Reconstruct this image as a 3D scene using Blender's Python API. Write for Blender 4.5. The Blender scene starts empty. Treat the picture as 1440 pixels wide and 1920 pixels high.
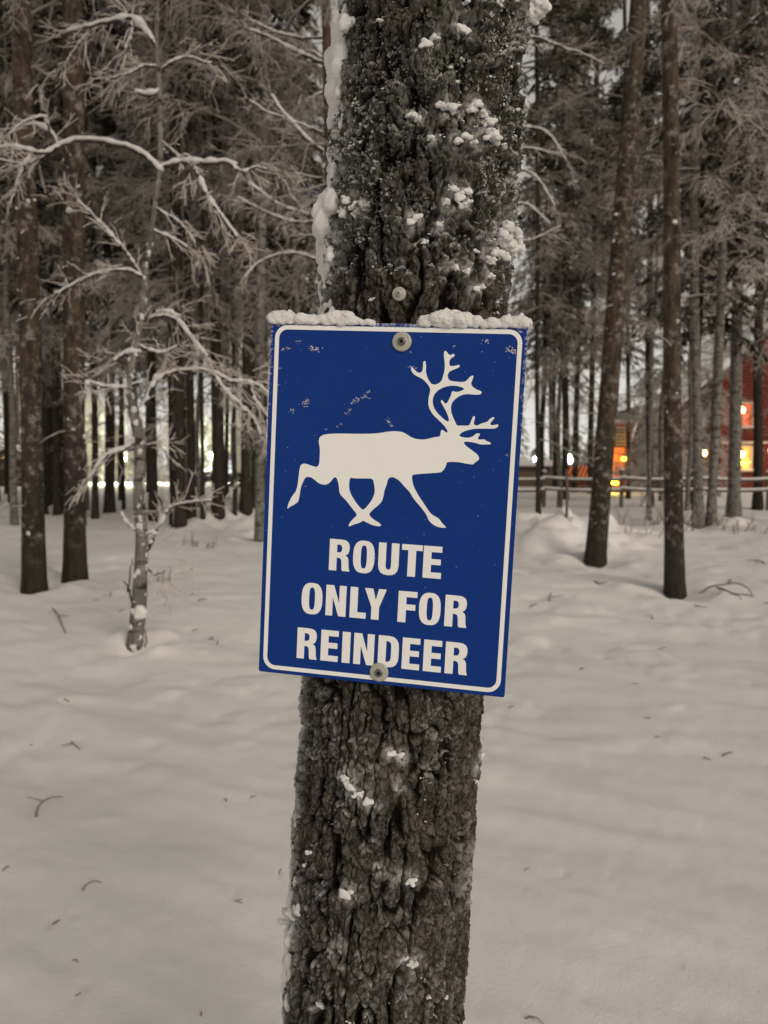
import bpy, math, random
import numpy as np
from mathutils import Vector, Matrix
from mathutils.geometry import tessellate_polygon

SC = bpy.context.scene
COL = SC.collection
rnd = random.Random(7)
rng = np.random.default_rng(11)

# ------------------------------------------------------------------ camera
F_PX, CX, CY = 1442.0, 720.0, 960.0          # photograph pixels (1440 x 1920)
CAM_H, PITCH = 1.40, math.radians(3.5)
cam_d = bpy.data.cameras.new('camera')
cam = bpy.data.objects.new('camera', cam_d)
COL.objects.link(cam)
cam.location = (0, 0, CAM_H)
cam.rotation_euler = (math.pi / 2 - PITCH, 0, 0)
cam_d.sensor_fit = 'VERTICAL'
cam_d.sensor_height = 36.0
cam_d.lens = 36.0 * F_PX / 1920.0
cam_d.clip_start = 0.05
cam_d.clip_end = 2000
cam_d.dof.use_dof = True
cam_d.dof.focus_distance = 0.90
cam_d.dof.aperture_fstop = cam_d.lens / 3.6
SC.camera = cam

# ------------------------------------------------------------------ sky: low cloud glowing with town light
SUN_DIR = Vector((0.50, -0.72, 0.44)).normalized()      # towards the light
world = bpy.data.worlds.new('World')
SC.world = world
world.use_nodes = True
wn = world.node_tree.nodes
wl = world.node_tree.links
for n in list(wn):
    wn.remove(n)
w_out = wn.new('ShaderNodeOutputWorld')
w_bg = wn.new('ShaderNodeBackground')
w_tc = wn.new('ShaderNodeTexCoord')
w_sep = wn.new('ShaderNodeSeparateXYZ')
w_ramp = wn.new('ShaderNodeValToRGB')
w_noise = wn.new('ShaderNodeTexNoise')
w_mix = wn.new('ShaderNodeMix')
w_mix.data_type = 'RGBA'
w_mix.blend_type = 'MULTIPLY'
w_mix.inputs[0].default_value = 0.25
w_noise.inputs['Scale'].default_value = 2.2
wl.new(w_tc.outputs['Generated'], w_sep.inputs[0])
wl.new(w_tc.outputs['Generated'], w_noise.inputs['Vector'])
wl.new(w_sep.outputs['Z'], w_ramp.inputs[0])
cr = w_ramp.color_ramp
cr.elements[0].position = 0.0
cr.elements[0].color = (1.55, 1.52, 1.43, 1)
cr.elements[1].position = 0.75
cr.elements[1].color = (0.46, 0.43, 0.40, 1)
e = cr.elements.new(0.22)
e.color = (0.98, 0.945, 0.89, 1)
wl.new(w_ramp.outputs[0], w_mix.inputs[6])
wl.new(w_noise.outputs['Fac'], w_mix.inputs[7])
wl.new(w_mix.outputs[2], w_bg.inputs['Color'])
w_bg.inputs['Strength'].default_value = 0.66
wl.new(w_bg.outputs[0], w_out.inputs[0])

sun_d = bpy.data.lights.new('sun', 'SUN')
sun_d.energy = 1.85
sun_d.angle = math.radians(32)
sun_d.color = (1.0, 0.88, 0.74)
sun = bpy.data.objects.new('sun', sun_d)
COL.objects.link(sun)
sun.rotation_euler = SUN_DIR.to_track_quat('Z', 'Y').to_euler()
sun.location = (2, -4, 6)

SC.view_settings.view_transform = 'Standard'
SC.view_settings.look = 'None'
SC.view_settings.exposure = 0.0
SC.view_settings.gamma = 1.0
SC.view_settings.use_curve_mapping = False
SC.render.engine = 'CYCLES'
SC.cycles.use_denoising = True
SC.cycles.max_bounces = 6
SC.cycles.diffuse_bounces = 4
SC.cycles.glossy_bounces = 2
SC.cycles.transparent_max_bounces = 4
SC.cycles.sample_clamp_indirect = 4.0

# ------------------------------------------------------------------ noise in numpy
def _h(i, j, s):
    with np.errstate(over='ignore'):
        i = np.asarray(i).astype(np.int64).astype(np.uint32)
        j = np.asarray(j).astype(np.int64).astype(np.uint32)
        x = i * np.uint32(374761393) + j * np.uint32(668265263) + np.uint32((s * 974711 + 12345) & 0xffffffff)
        x = (x ^ (x >> np.uint32(13))) * np.uint32(1274126177)
        x = (x ^ (x >> np.uint32(16))) * np.uint32(2246822519)
        x = x ^ (x >> np.uint32(15))
    return x.astype(np.float64) / 4294967295.0

def vnoise(u, v, s=0):
    u = np.asarray(u, float)
    v = np.asarray(v, float)
    i, j = np.floor(u), np.floor(v)
    a, b = u - i, v - j
    a = a * a * (3 - 2 * a)
    b = b * b * (3 - 2 * b)
    return ((_h(i, j, s) * (1 - a) + _h(i + 1, j, s) * a) * (1 - b)
            + (_h(i, j + 1, s) * (1 - a) + _h(i + 1, j + 1, s) * a) * b) * 2 - 1

def fbm(u, v, s=0, o=4):
    t, a = 0, 1.0
    for k in range(o):
        t = t + a * vnoise(u, v, s + k * 17)
        u, v, a = u * 2.03 + 3.1, v * 2.03 + 1.7, a * 0.5
    return t / 1.9

def worley(u, v, s=0):
    i, j = np.floor(u), np.floor(v)
    f1 = np.full(u.shape, 9.0)
    f2 = np.full(u.shape, 9.0)
    cid = np.zeros(u.shape)
    for di in (-1, 0, 1):
        for dj in (-1, 0, 1):
            a, b = i + di, j + dj
            d = np.hypot(a + _h(a, b, s) - u, b + _h(a, b, s + 5) - v)
            m = d < f1
            f2 = np.where(m, f1, np.minimum(f2, d))
            cid = np.where(m, _h(a, b, s + 9), cid)
            f1 = np.where(m, d, f1)
    return f1, f2, cid

def sstep(a, b, x):
    t = np.clip((x - a) / (b - a), 0, 1)
    return t * t * (3 - 2 * t)

# ------------------------------------------------------------------ pixel -> place
def ray(px, py):
    x, y = (px - CX) / F_PX, -(py - CY) / F_PX
    c, s = math.cos(PITCH), math.sin(PITCH)
    return Vector((x, c + y * s, -s + y * c))

def at(px, py, depth):
    d = ray(px, py)
    return Vector((0, 0, CAM_H)) + d * (depth / d.y)

# snow heights
DIPS = []            # x, y, rx, ry, depth
MOUNDS = []          # x, y, rx, ry, height
def ground(x, y):
    x = np.asarray(x, float)
    y = np.asarray(y, float)
    z = 0.10 * vnoise(x * .22 + 5, y * .22, 3) + 0.05 * vnoise(x * .6, y * .6, 4)
    z = z * sstep(1.0, 7.0, np.hypot(x, y)) * (1 - sstep(22, 60, np.hypot(x, y)))
    # soft wind ripples, running down towards the camera's side
    w = (x * .55 + y * .84)
    q = (-x * .84 + y * .55)
    near = 1 - sstep(12, 30, np.hypot(x, y))
    z = z + near * (0.050 * fbm(w * 1.7 + .3, q * .6, 21, 3) + 0.024 * fbm(w * 4.6, q * 1.6, 23, 3))
    z = z + near * (0.0030 * fbm(x * 17, y * 17, 25, 2) + 0.060 * np.maximum(0, fbm(x * 2.6 + 4, y * 2.6, 27, 3) - .10) * sstep(2.6, 5.0, np.hypot(x, y)))
    mz = 0.0
    for (mx, my, rx, ry, h) in MOUNDS:
        m = (np.abs(x - mx) < 3 * rx) & (np.abs(y - my) < 3 * ry)
        if np.any(m):
            mz = mz + h * np.exp(-((x - mx) / rx) ** 2 - ((y - my) / ry) ** 2) * m
    z = z + mz * (1 + .55 * vnoise(x * 2.1, y * 2.1, 31) + .40 * vnoise(x * 5, y * 5, 32))
    for (mx, my, rx, ry, h) in DIPS:
        m = (np.abs(x - mx) < 3.2 * rx) & (np.abs(y - my) < 3.2 * ry)
        if np.any(m):
            d = ((x - mx) / rx) ** 2 + ((y - my) / ry) ** 2
            z = z - h * (np.exp(-d) - .06 * np.exp(-d * .45)) * m
    return z

def hit(px, py):
    """the place on the snow under a photograph pixel"""
    d = ray(px, py)
    t0, t1 = .5, 170.0
    for n in (900, 60, 30):
        t = np.geomspace(t0, t1, n)
        below = CAM_H + d.z * t <= ground(d.x * t, d.y * t)
        k = int(np.argmax(below)) if below.any() else n - 1
        t0, t1 = t[max(0, k - 1)], t[k]
    q = Vector((0, 0, CAM_H)) + d * float(t1)
    return Vector((q.x, q.y, float(ground(q.x, q.y))))

def flat_hit(px, py):
    d = ray(px, py)
    t = -CAM_H / d.z
    return d * t + Vector((0, 0, CAM_H))

for (px, py, rx, ry, h) in [(1065, 1010, 1.3, 1.0, .48), (1130, 1030, .55, .5, .24), (1000, 1030, .9, .8, .32),
                            (1010, 975, 1.6, .8, .18), (460, 990, 1.4, 1.2, .46), (380, 1000, .8, .7, .10), (15, 965, 2.4, 1.5, .34),
                            (270, 975, 1.6, .8, .15), (1240, 1000, 1.4, .8, .10), (1390, 985, 1.2, .6, .10)]:
    q = flat_hit(px, py)
    MOUNDS.append((q.x, q.y, rx, ry, h))
# small pits, prints and melted hollows
for (px, py, r, h) in [(125, 1312, .09, .045), (62, 1395, .05, .02), (30, 1400, .04, .02), (1245, 1382, .11, .035), (1265, 1388, .09, .025),
                       (1335, 1395, .05, .02), (1058, 1634, .045, .022), (1143, 1638, .035, .015), (1440, 1432, .07, .04),
                       (500, 1160, .12, .03), (360, 1183, .12, .035), (440, 1692, .07, .03), (75, 1545, .08, .03),
                       (100, 1730, .06, .03), (138, 1722, .05, .02), (20, 1728, .05, .02), (160, 1850, .07, .025), (140, 1872, .06, .02),
                       (215, 1590, .07, .02), (292, 1592, .03, .015), (312, 1740, .04, .014), (148, 1508, .06, .02), (425, 1505, .03, .02),
                       (460, 1495, .07, .02), (525, 1635, .03, .02), (300, 1690, .05, .015), (990, 1560, .03, .014),
                       (1100, 1755, .03, .014), (1275, 1805, .03, .018), (1300, 1195, .2, .03), (1180, 1190, .25, .03),
                       (1030, 1200, .16, .04), (1050, 1207, .10, .04), (1130, 1222, .08, .04), (1145, 1235, .07, .035), (1215, 1210, .2, .03),
                       (985, 1215, .12, .04), (960, 1150, .2, .04), (1000, 1130, .2, .05), (1060, 1115, .2, .045), (985, 1085, .2, .06),
                       (1045, 1045, .22, .07), (1095, 1085, .16, .06), (1170, 1080, .25, .05), (1210, 1025, .3, .07), (1030, 1005, .22, .08),
                       (1010, 1060, .18, .06), (1340, 1030, .3, .05), (1400, 1060, .25, .05), (1420, 1150, .15, .04), (1390, 1015, .3, .05),
                       (480, 1250, .22, .03), (400, 1330, .2, .02), (470, 1385, .2, .02), (330, 1420, .18, .02), (520, 1330, .2, .03), (540, 1420, .15, .025),
                       (30, 1250, .2, .02), (60, 1270, .2, .02), (560, 1240, .2, .03), (905, 1420, .2, .03), (930, 1345, .14, .03), (1010, 1330, .2, .025)]:
    q = flat_hit(px, py)
    if py > 1380:      # close by only small pits show
        r, h = r * .38, h * .45
    DIPS.append((q.x, q.y, r * .7, r * .5, h * .8))
for (px, py, r) in [(65, 1112, .30), (140, 1080, .30), (1114, 1056, .34), (1267, 1116, .30), (255, 1212, .17), (205, 962, .5), (288, 977, .5), (338, 988, .5), (409, 970, .5), (461, 956, .5),
                    (108, 965, .45), (178, 972, .45), (1310, 988, .45), (1332, 982, .4), (1375, 968, .5), (1420, 955, .5), (487, 1014, .4), (1220, 950, .4)]:
    q = flat_hit(px, py)
    DIPS.append((q.x, q.y, r, r, .10))
    for k in range(5):
        a = rng.random() * 6.28
        MOUNDS.append((q.x + 1.7 * r * math.cos(a), q.y + 1.7 * r * math.sin(a), r * .7, r * .6, .025 + .04 * rng.random()))
for k in range(70):
    y = 3.5 + 15 * rng.random() ** 1.3
    x = (rng.random() - .5) * y * 1.1
    r = .03 + .07 * rng.random()
    DIPS.append((x, y, r * .9, r * .6, .010 + .012 * rng.random()))

# ------------------------------------------------------------------ mesh helpers
class MB:
    """collects numpy pieces into one mesh; verts carry a 'frost' value"""
    def __init__(self):
        self.v, self.q, self.t, self.f, self.n = [], [], [], [], 0
    def add(self, v, quads=None, tris=None, frost=0.0):
        v = np.asarray(v, float).reshape(-1, 3)
        self.v.append(v)
        if quads is not None and len(quads):
            self.q.append(np.asarray(quads, int) + self.n)
        if tris is not None and len(tris):
            self.t.append(np.asarray(tris, int) + self.n)
        self.f.append(np.broadcast_to(np.asarray(frost, float), (len(v),)))
        self.n += len(v)
    def tube(self, pts, rad, sides=6, frost=0.0, cap=True, jitter=0.0):
        p = np.asarray([tuple(a) for a in pts], float)
        m = len(p)
        r = np.broadcast_to(np.asarray(rad, float), (m,))
        d = np.gradient(p, axis=0)
        d /= np.linalg.norm(d, axis=1)[:, None] + 1e-12
        mean = d.mean(0)
        ref = np.array([1., 0, 0]) if abs(mean[2]) > .8 * np.linalg.norm(mean) else np.array([0, 0, 1.])
        a = np.cross(d, ref)
        a /= np.linalg.norm(a, axis=1)[:, None] + 1e-12
        b = np.cross(d, a)
        th = np.linspace(0, 2 * math.pi, sides, endpoint=False)
        rr = r[:, None] * (1 + jitter * (rng.random((m, sides)) - .5))
        v = p[:, None, :] + rr[..., None] * (np.cos(th)[None, :, None] * a[:, None, :] + np.sin(th)[None, :, None] * b[:, None, :])
        idx = np.arange(m * sides).reshape(m, sides)
        i0, i1 = idx[:-1], idx[1:]
        q = np.stack([i0, np.roll(i0, -1, 1), np.roll(i1, -1, 1), i1], -1).reshape(-1, 4)
        fr = np.repeat(np.broadcast_to(np.asarray(frost, float), (m,)), sides)
        self.add(v, q, None, fr)
        if cap:
            for ring, c, flip in ((idx[0], p[0], 1), (idx[-1], p[-1], 0)):
                o = self.n
                self.add(np.vstack([v.reshape(-1, 3)[ring], c[None]]), None,
                         [((k + 1) % sides, k, sides) if flip else (k, (k + 1) % sides, sides) for k in range(sides)], fr[ring[0]])
    def prisms(self, P0, P1, r0, r1, frost=0.0):
        """many straight three-sided twigs at once"""
        P0, P1 = np.asarray(P0, float), np.asarray(P1, float)
        n = len(P0)
        if n == 0:
            return
        d = P1 - P0
        d /= np.linalg.norm(d, axis=1)[:, None] + 1e-9
        ref = np.where((np.abs(d[:, 2]) < .9)[:, None], [[0, 0, 1.]], [[1., 0, 0]])
        a = np.cross(d, ref)
        a /= np.linalg.norm(a, axis=1)[:, None] + 1e-9
        b = np.cross(a, d)
        r0 = np.broadcast_to(r0, (n,))
        r1 = np.broadcast_to(r1, (n,))
        v = np.zeros((n, 6, 3))
        for k in range(3):
            t = math.pi / 2 + k * 2 * math.pi / 3
            o = a * math.cos(t) + b * math.sin(t)
            v[:, k] = P0 + o * r0[:, None]
            v[:, 3 + k] = P1 + o * r1[:, None]
        q0 = np.array([[0, 1, 4, 3], [1, 2, 5, 4], [2, 0, 3, 5]])
        q = (q0[None] + (np.arange(n) * 6)[:, None, None]).reshape(-1, 4)
        fr = np.zeros((n, 6))
        fr[:] = np.broadcast_to(np.asarray(frost, float), (n,))[:, None] if np.ndim(frost) else frost
        fr[:, [0, 3]] = np.clip(fr[:, [0, 3]] + .35, 0, 1)      # the top edge holds more rime
        self.add(v.reshape(-1, 3), q, None, fr.ravel())
    def blades(self, P, D, N, L, W, frost):
        """many small flat leaf-like sprays: base P, direction D, width axis N"""
        n = len(P)
        D = D / (np.linalg.norm(D, axis=1)[:, None] + 1e-9)
        N = N / (np.linalg.norm(N, axis=1)[:, None] + 1e-9)
        L = np.broadcast_to(L, (n,))[:, None]
        W = np.broadcast_to(W, (n,))[:, None]
        dn = np.array([[0, 0, -1.]])
        v = np.stack([P, P + D * L * .45 + N * W, P + D * L + dn * L * .15, P + D * L * .5 - N * W], 1)
        q = np.arange(n * 4).reshape(n, 4)
        fr = np.repeat(np.broadcast_to(frost, (n,)), 4)
        self.add(v.reshape(-1, 3), q, None, fr)
    def box(self, c, s, rotz=0.0, frost=0.0, rot=None):
        c = np.asarray(c, float)
        s = np.asarray(s, float) / 2
        v = np.array([[x, y, z] for x in (-1, 1) for y in (-1, 1) for z in (-1, 1)], float) * s
        if rot is not None:
            v = v @ np.asarray(rot).T
        elif rotz:
            cc, ss = math.cos(rotz), math.sin(rotz)
            v = v @ np.array([[cc, -ss, 0], [ss, cc, 0], [0, 0, 1]]).T
        self.add(v + c, [(0, 1, 3, 2), (4, 6, 7, 5), (0, 4, 5, 1), (2, 3, 7, 6), (0, 2, 6, 4), (1, 5, 7, 3)], None, frost)
    def ball(self, c, r, sub=1, sq=(1, 1, 1), noise=0.0, frost=1.0):
        v, t = ICO[sub]
        k = 1 + noise * (rng.random(len(v)) - .5)
        self.add(np.asarray(c, float) + v * k[:, None] * np.asarray(sq) * r, None, t, frost)
    def mesh(self, name, mat, smooth=True):
        V = np.vstack(self.v)
        me = bpy.data.meshes.new(name)
        nq = sum(len(a) for a in self.q)
        nt = sum(len(a) for a in self.t)
        me.vertices.add(len(V))
        me.vertices.foreach_set('co', V.astype(np.float32).ravel())
        lo, st, tot = [], [], []
        if nq:
            lo.append(np.vstack(self.q).ravel())
            st.append(np.arange(nq) * 4)
        if nt:
            lo.append(np.vstack(self.t).ravel())
            st.append(nq * 4 + np.arange(nt) * 3)
        lo = np.concatenate(lo)
        me.loops.add(len(lo))
        me.loops.foreach_set('vertex_index', lo.astype(np.int32))
        me.polygons.add(nq + nt)
        me.polygons.foreach_set('loop_start', np.concatenate(st).astype(np.int32))
        me.polygons.foreach_set('use_smooth', np.full(nq + nt, bool(smooth)))
        me.update(calc_edges=True)
        at_ = me.attributes.new('frost', 'FLOAT', 'POINT')
        at_.data.foreach_set('value', np.concatenate(self.f).astype(np.float32))
        for m in (mat if isinstance(mat, (list, tuple)) else [mat]):
            me.materials.append(m)
        return me

def _ico(sub):
    t = (1 + 5 ** .5) / 2
    v = [(-1, t, 0), (1, t, 0), (-1, -t, 0), (1, -t, 0), (0, -1, t), (0, 1, t), (0, -1, -t), (0, 1, -t), (t, 0, -1), (t, 0, 1), (-t, 0, -1), (-t, 0, 1)]
    f = [(0, 11, 5), (0, 5, 1), (0, 1, 7), (0, 7, 10), (0, 10, 11), (1, 5, 9), (5, 11, 4), (11, 10, 2), (10, 7, 6), (7, 1, 8),
         (3, 9, 4), (3, 4, 2), (3, 2, 6), (3, 6, 8), (3, 8, 9), (4, 9, 5), (2, 4, 11), (6, 2, 10), (8, 6, 7), (9, 8, 1)]
    v = [np.array(a) / np.linalg.norm(a) for a in v]
    for _ in range(sub):
        mid, g = {}, []
        def m(a, b):
            k = (min(a, b), max(a, b))
            if k not in mid:
                w = v[a] + v[b]
                v.append(w / np.linalg.norm(w))
                mid[k] = len(v) - 1
            return mid[k]
        for a, b, c in f:
            x, y, z = m(a, b), m(b, c), m(c, a)
            g += [(a, x, z), (b, y, x), (c, z, y), (x, y, z)]
        f = g
    return np.array(v), np.array(f)
ICO = {k: _ico(k) for k in (0, 1, 2)}

def link(name, me, parent=None, loc=None):
    o = bpy.data.objects.new(name, me)
    COL.objects.link(o)
    if loc is not None:
        o.location = loc
    if parent is not None:
        o.parent = parent
    return o

def tag(o, label=None, cat=None, group=None, kind=None):
    if label:
        o['label'] = label
    if cat:
        o['category'] = cat
    if group:
        o['group'] = group
    if kind:
        o['kind'] = kind
    return o

def thing(name, label, cat, loc=(0, 0, 0), rz=0, group=None):
    o = bpy.data.objects.new(name, None)
    COL.objects.link(o)
    o.location = loc
    o.rotation_euler = (0, 0, rz)
    o.empty_display_size = .1
    return tag(o, label, cat, group)

def remesh(o, voxel, smooth=4, fac=.5):
    m = o.modifiers.new('remesh', 'REMESH')
    m.mode = 'VOXEL'
    m.voxel_size = voxel
    m.use_smooth_shade = True
    s = o.modifiers.new('smooth', 'SMOOTH')
    s.iterations = smooth
    s.factor = fac

# ------------------------------------------------------------------ materials
def new_mat(name):
    m = bpy.data.materials.new(name)
    m.use_nodes = True
    nt = m.node_tree
    b = nt.nodes['Principled BSDF']
    b.inputs['Specular IOR Level'].default_value = 0.25
    return m, nt, b

def nd(nt, typ, **kw):
    n = nt.nodes.new(typ)
    for k, v in kw.items():
        if k.startswith('_'):
            setattr(n, k[1:], v)
        else:
            n.inputs[k].default_value = v
    return n

def mixrgb(nt, fac, a, b, mode='MIX'):
    n = nt.nodes.new('ShaderNodeMix')
    n.data_type = 'RGBA'
    n.blend_type = mode
    for s, v in ((n.inputs[0], fac), (n.inputs[6], a), (n.inputs[7], b)):
        if hasattr(v, 'default_value') or hasattr(v, 'is_output'):
            nt.links.new(v, s)
        elif isinstance(v, (int, float)):
            s.default_value = v
        else:
            s.default_value = (*v, 1)
    return n.outputs[2]

def ramp(nt, src, a, b):
    n = nd(nt, 'ShaderNodeMapRange')
    n.inputs[1].default_value = a
    n.inputs[2].default_value = b
    n.clamp = True
    nt.links.new(src, n.inputs[0])
    return n.outputs[0]

def noise(nt, scale, detail=4, rough=.6, coord='Object', stretch=None):
    tc = nt.nodes.new('ShaderNodeTexCoord')
    src = tc.outputs[coord]
    if stretch:
        mp = nt.nodes.new('ShaderNodeMapping')
        mp.inputs['Scale'].default_value = stretch
        nt.links.new(src, mp.inputs[0])
        src = mp.outputs[0]
    n = nd(nt, 'ShaderNodeTexNoise', Scale=scale, Detail=detail, Roughness=rough)
    nt.links.new(src, n.inputs['Vector'])
    return n.outputs['Fac']

def bump(nt, b, h, strength, dist):
    n = nd(nt, 'ShaderNodeBump', Strength=strength, Distance=dist)
    nt.links.new(h, n.inputs['Height'])
    nt.links.new(n.outputs[0], b.inputs['Normal'])

def attr(nt, name):
    n = nt.nodes.new('ShaderNodeAttribute')
    n.attribute_name = name
    return n.outputs['Fac']

def m_plain(name, col, rough=.6, spec=.25, var=.15, scale=30, metal=0):
    m, nt, b = new_mat(name)
    f = noise(nt, scale)
    c = mixrgb(nt, f, tuple(x * (1 - var) for x in col), tuple(min(1, x * (1 + var)) for x in col))
    nt.links.new(c, b.inputs['Base Color'])
    b.inputs['Roughness'].default_value = rough
    b.inputs['Specular IOR Level'].default_value = spec
    b.inputs['Metallic'].default_value = metal
    return m

def m_emit(name, col, strength):
    m, nt, b = new_mat(name)
    b.inputs['Base Color'].default_value = (*col, 1)
    b.inputs['Emission Color'].default_value = (*col, 1)
    b.inputs['Emission Strength'].default_value = strength
    return m

# snow on the ground
M_GROUND, nt, b = new_mat('ground_snow')
f1 = noise(nt, 1.1, 3)
f2 = noise(nt, 55, 5, .7)
f3 = noise(nt, 420, 2, .6)
nt.links.new(mixrgb(nt, f1, (.78, .76, .735), (.84, .825, .80)), b.inputs['Base Color'])
b.inputs['Roughness'].default_value = .75
b.inputs['Specular IOR Level'].default_value = .15
mm = nd(nt, 'ShaderNodeMath', _operation='MULTIPLY_ADD')
nt.links.new(f2, mm.inputs[0])
mm.inputs[1].default_value = 1.0
nt.links.new(f3, mm.inputs[2])
bump(nt, b, mm.outputs[0], .5, .010)

M_SNOW, nt, b = new_mat('clinging_snow')
f = noise(nt, 260, 3, .7)
nt.links.new(mixrgb(nt, noise(nt, 40), (.58, .57, .55), (.74, .73, .705)), b.inputs['Base Color'])
b.inputs['Roughness'].default_value = .8
b.inputs['Specular IOR Level'].default_value = .12
bump(nt, b, f, .6, .003)

# snow loaded on branches, in the distance
M_BSNOW, nt, b = new_mat('branch_snow')
nt.links.new(mixrgb(nt, noise(nt, 12), (.50, .49, .47), (.70, .69, .67)), b.inputs['Base Color'])
b.inputs['Roughness'].default_value = .8
bump(nt, b, noise(nt, 60, 4), .5, .01)

# twigs and needles under rime: 'frost' 0 = bare, 1 = white
def m_frosted(name, bare, rime, lo=.05, hi=.95, scale=6):
    m, nt, b = new_mat(name)
    fr = attr(nt, 'frost')
    n = noise(nt, scale, 3)
    ad = nd(nt, 'ShaderNodeMath', _operation='ADD')
    nt.links.new(fr, ad.inputs[0])
    sb = nd(nt, 'ShaderNodeMath', _operation='MULTIPLY_ADD')
    nt.links.new(n, sb.inputs[0])
    sb.inputs[1].default_value = .9
    sb.inputs[2].default_value = -.45
    nt.links.new(sb.outputs[0], ad.inputs[1])
    fac = ramp(nt, ad.outputs[0], lo, hi)
    nt.links.new(mixrgb(nt, fac, bare, rime), b.inputs['Base Color'])
    b.inputs['Roughness'].default_value = .85
    b.inputs['Specular IOR Level'].default_value = .1
    return m
M_TWIG = m_frosted('rimed_twigs', (.050, .037, .028), (.60, .55, .49), .08, .98)
M_NEEDLE = m_frosted('rimed_needles', (.016, .018, .012), (.58, .535, .475), .10, .95, 1.6)
M_FAR = m_frosted('far_rimed_wood', (.05, .048, .036), (.55, .54, .48))

# bark of the trees further in: reddish above, dark near the snow, patches of rime
def m_bark(name, low, high, rime=.5, zmid=2.0, ringy=False):
    m, nt, b = new_mat(name)
    tc = nt.nodes.new('ShaderNodeTexCoord')
    sp = nt.nodes.new('ShaderNodeSeparateXYZ')
    nt.links.new(tc.outputs['Object'], sp.inputs[0])
    c = mixrgb(nt, ramp(nt, sp.outputs['Z'], zmid * .4, zmid * 2.2), low, high)
    n = noise(nt, 14, 5, .7, stretch=(1, 1, .28))
    c = mixrgb(nt, ramp(nt, n, .35, .65), tuple(.45 * x for x in low), c)
    if ringy:
        r = noise(nt, 7.0, 4, .65, stretch=(.7, .7, 2.6))
        c = mixrgb(nt, ramp(nt, r, .54, .62), c, (.035, .028, .022))
    fr = noise(nt, 9, 5, .75)
    fac = ramp(nt, fr, .66 - .16 * rime, .80 - .12 * rime)
    ml = nd(nt, 'ShaderNodeMath', _operation='MULTIPLY')
    nt.links.new(fac, ml.inputs[0])
    m2 = nd(nt, 'ShaderNodeMath', _operation='MULTIPLY')
    nt.links.new(ramp(nt, sp.outputs['Z'], .25, .75), m2.inputs[0])
    m2.inputs[1].default_value = .68
    nt.links.new(m2.outputs[0], ml.inputs[1])
    c = mixrgb(nt, ml.outputs[0], c, (.40, .375, .345))
    nt.links.new(c, b.inputs['Base Color'])
    b.inputs['Roughness'].default_value = .9
    b.inputs['Specular IOR Level'].default_value = .1
    bump(nt, b, n, .9, .03)
    return m
M_PINE = m_bark('pine_bark', (.044, .038, .030), (.098, .068, .048), .85, 1.2)
M_PINE2 = m_bark('far_pine_bark', (.050, .041, .033), (.066, .050, .039), .35, 4)
M_BIRCH = m_bark('birch_bark', (.20, .19, .165), (.20, .175, .15), .9, 2.0, True)
M_DBARK = m_bark('branch_bark', (.07, .055, .043), (.07, .055, .043), .35)

# the near trunk: colours from the built relief
M_TRUNK, nt, b = new_mat('scaly_bark')
h_ = attr(nt, 'relief')
pl = mixrgb(nt, attr(nt, 'plate'), (.050, .044, .036), (.205, .183, .152))
pl = mixrgb(nt, ramp(nt, noise(nt, 90, 5, .7), .35, .7), pl, mixrgb(nt, .5, pl, (.155, .135, .11)))
pl = mixrgb(nt, ramp(nt, noise(nt, 11, 4, .6), .54, .75), pl, mixrgb(nt, .5, pl, (.080, .060, .046)))
lic = attr(nt, 'lichen')
pl = mixrgb(nt, lic, pl, mixrgb(nt, ramp(nt, noise(nt, 160, 4, .7), .35, .65), (.050, .053, .043), (.165, .168, .142)))
vt = nt.nodes.new('ShaderNodeTexCoord')
vm = nt.nodes.new('ShaderNodeMapping')
vm.inputs['Scale'].default_value = (1, 1, .62)
nt.links.new(vt.outputs['Object'], vm.inputs[0])
vn_ = nd(nt, 'ShaderNodeTexNoise', Scale=70.0, Detail=4.0, Roughness=.7)
nt.links.new(vm.outputs[0], vn_.inputs['Vector'])
va = nt.nodes.new('ShaderNodeVectorMath')
va.operation = 'MULTIPLY_ADD'
va.inputs[1].default_value = (.022, .022, .022)
nt.links.new(vn_.outputs['Color'], va.inputs[0])
nt.links.new(vm.outputs[0], va.inputs[2])
vo = nd(nt, 'ShaderNodeTexVoronoi', Scale=105.0)
vo.feature = 'DISTANCE_TO_EDGE'
nt.links.new(va.outputs[0], vo.inputs['Vector'])
vo2 = nd(nt, 'ShaderNodeTexVoronoi', Scale=105.0)
nt.links.new(va.outputs[0], vo2.inputs['Vector'])
sepc = nt.nodes.new('ShaderNodeSeparateColor')
nt.links.new(vo2.outputs['Color'], sepc.inputs[0])
pl = mixrgb(nt, ramp(nt, sepc.outputs[0], 0, 1), mixrgb(nt, .42, pl, (.026, .023, .019)), pl)
crack = ramp(nt, vo.outputs['Distance'], .015, .11)
pl = mixrgb(nt, crack, mixrgb(nt, .75, pl, (.012, .010, .009)), pl)
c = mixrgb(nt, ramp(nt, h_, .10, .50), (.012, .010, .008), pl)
c = mixrgb(nt, attr(nt, 'frost'), c, (.62, .61, .585))
nt.links.new(c, b.inputs['Base Color'])
b.inputs['Roughness'].default_value = .92
b.inputs['Specular IOR Level'].default_value = .1
bh = nd(nt, 'ShaderNodeMath', _operation='MULTIPLY_ADD')
nt.links.new(crack, bh.inputs[0])
bh.inputs[1].default_value = .7
nt.links.new(noise(nt, 380, 5, .8), bh.inputs[2])
bump(nt, b, bh.outputs[0], .9, .0026)

M_LICHEN, nt, b = new_mat('leafy_lichen')
nt.links.new(mixrgb(nt, attr(nt, 'frost'),
                    mixrgb(nt, ramp(nt, noise(nt, 30, 3), .35, .65), (.048, .047, .040), (.190, .186, .160)), (.55, .54, .51)), b.inputs['Base Color'])
b.inputs['Roughness'].default_value = .95
b.inputs['Specular IOR Level'].default_value = .05

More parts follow.
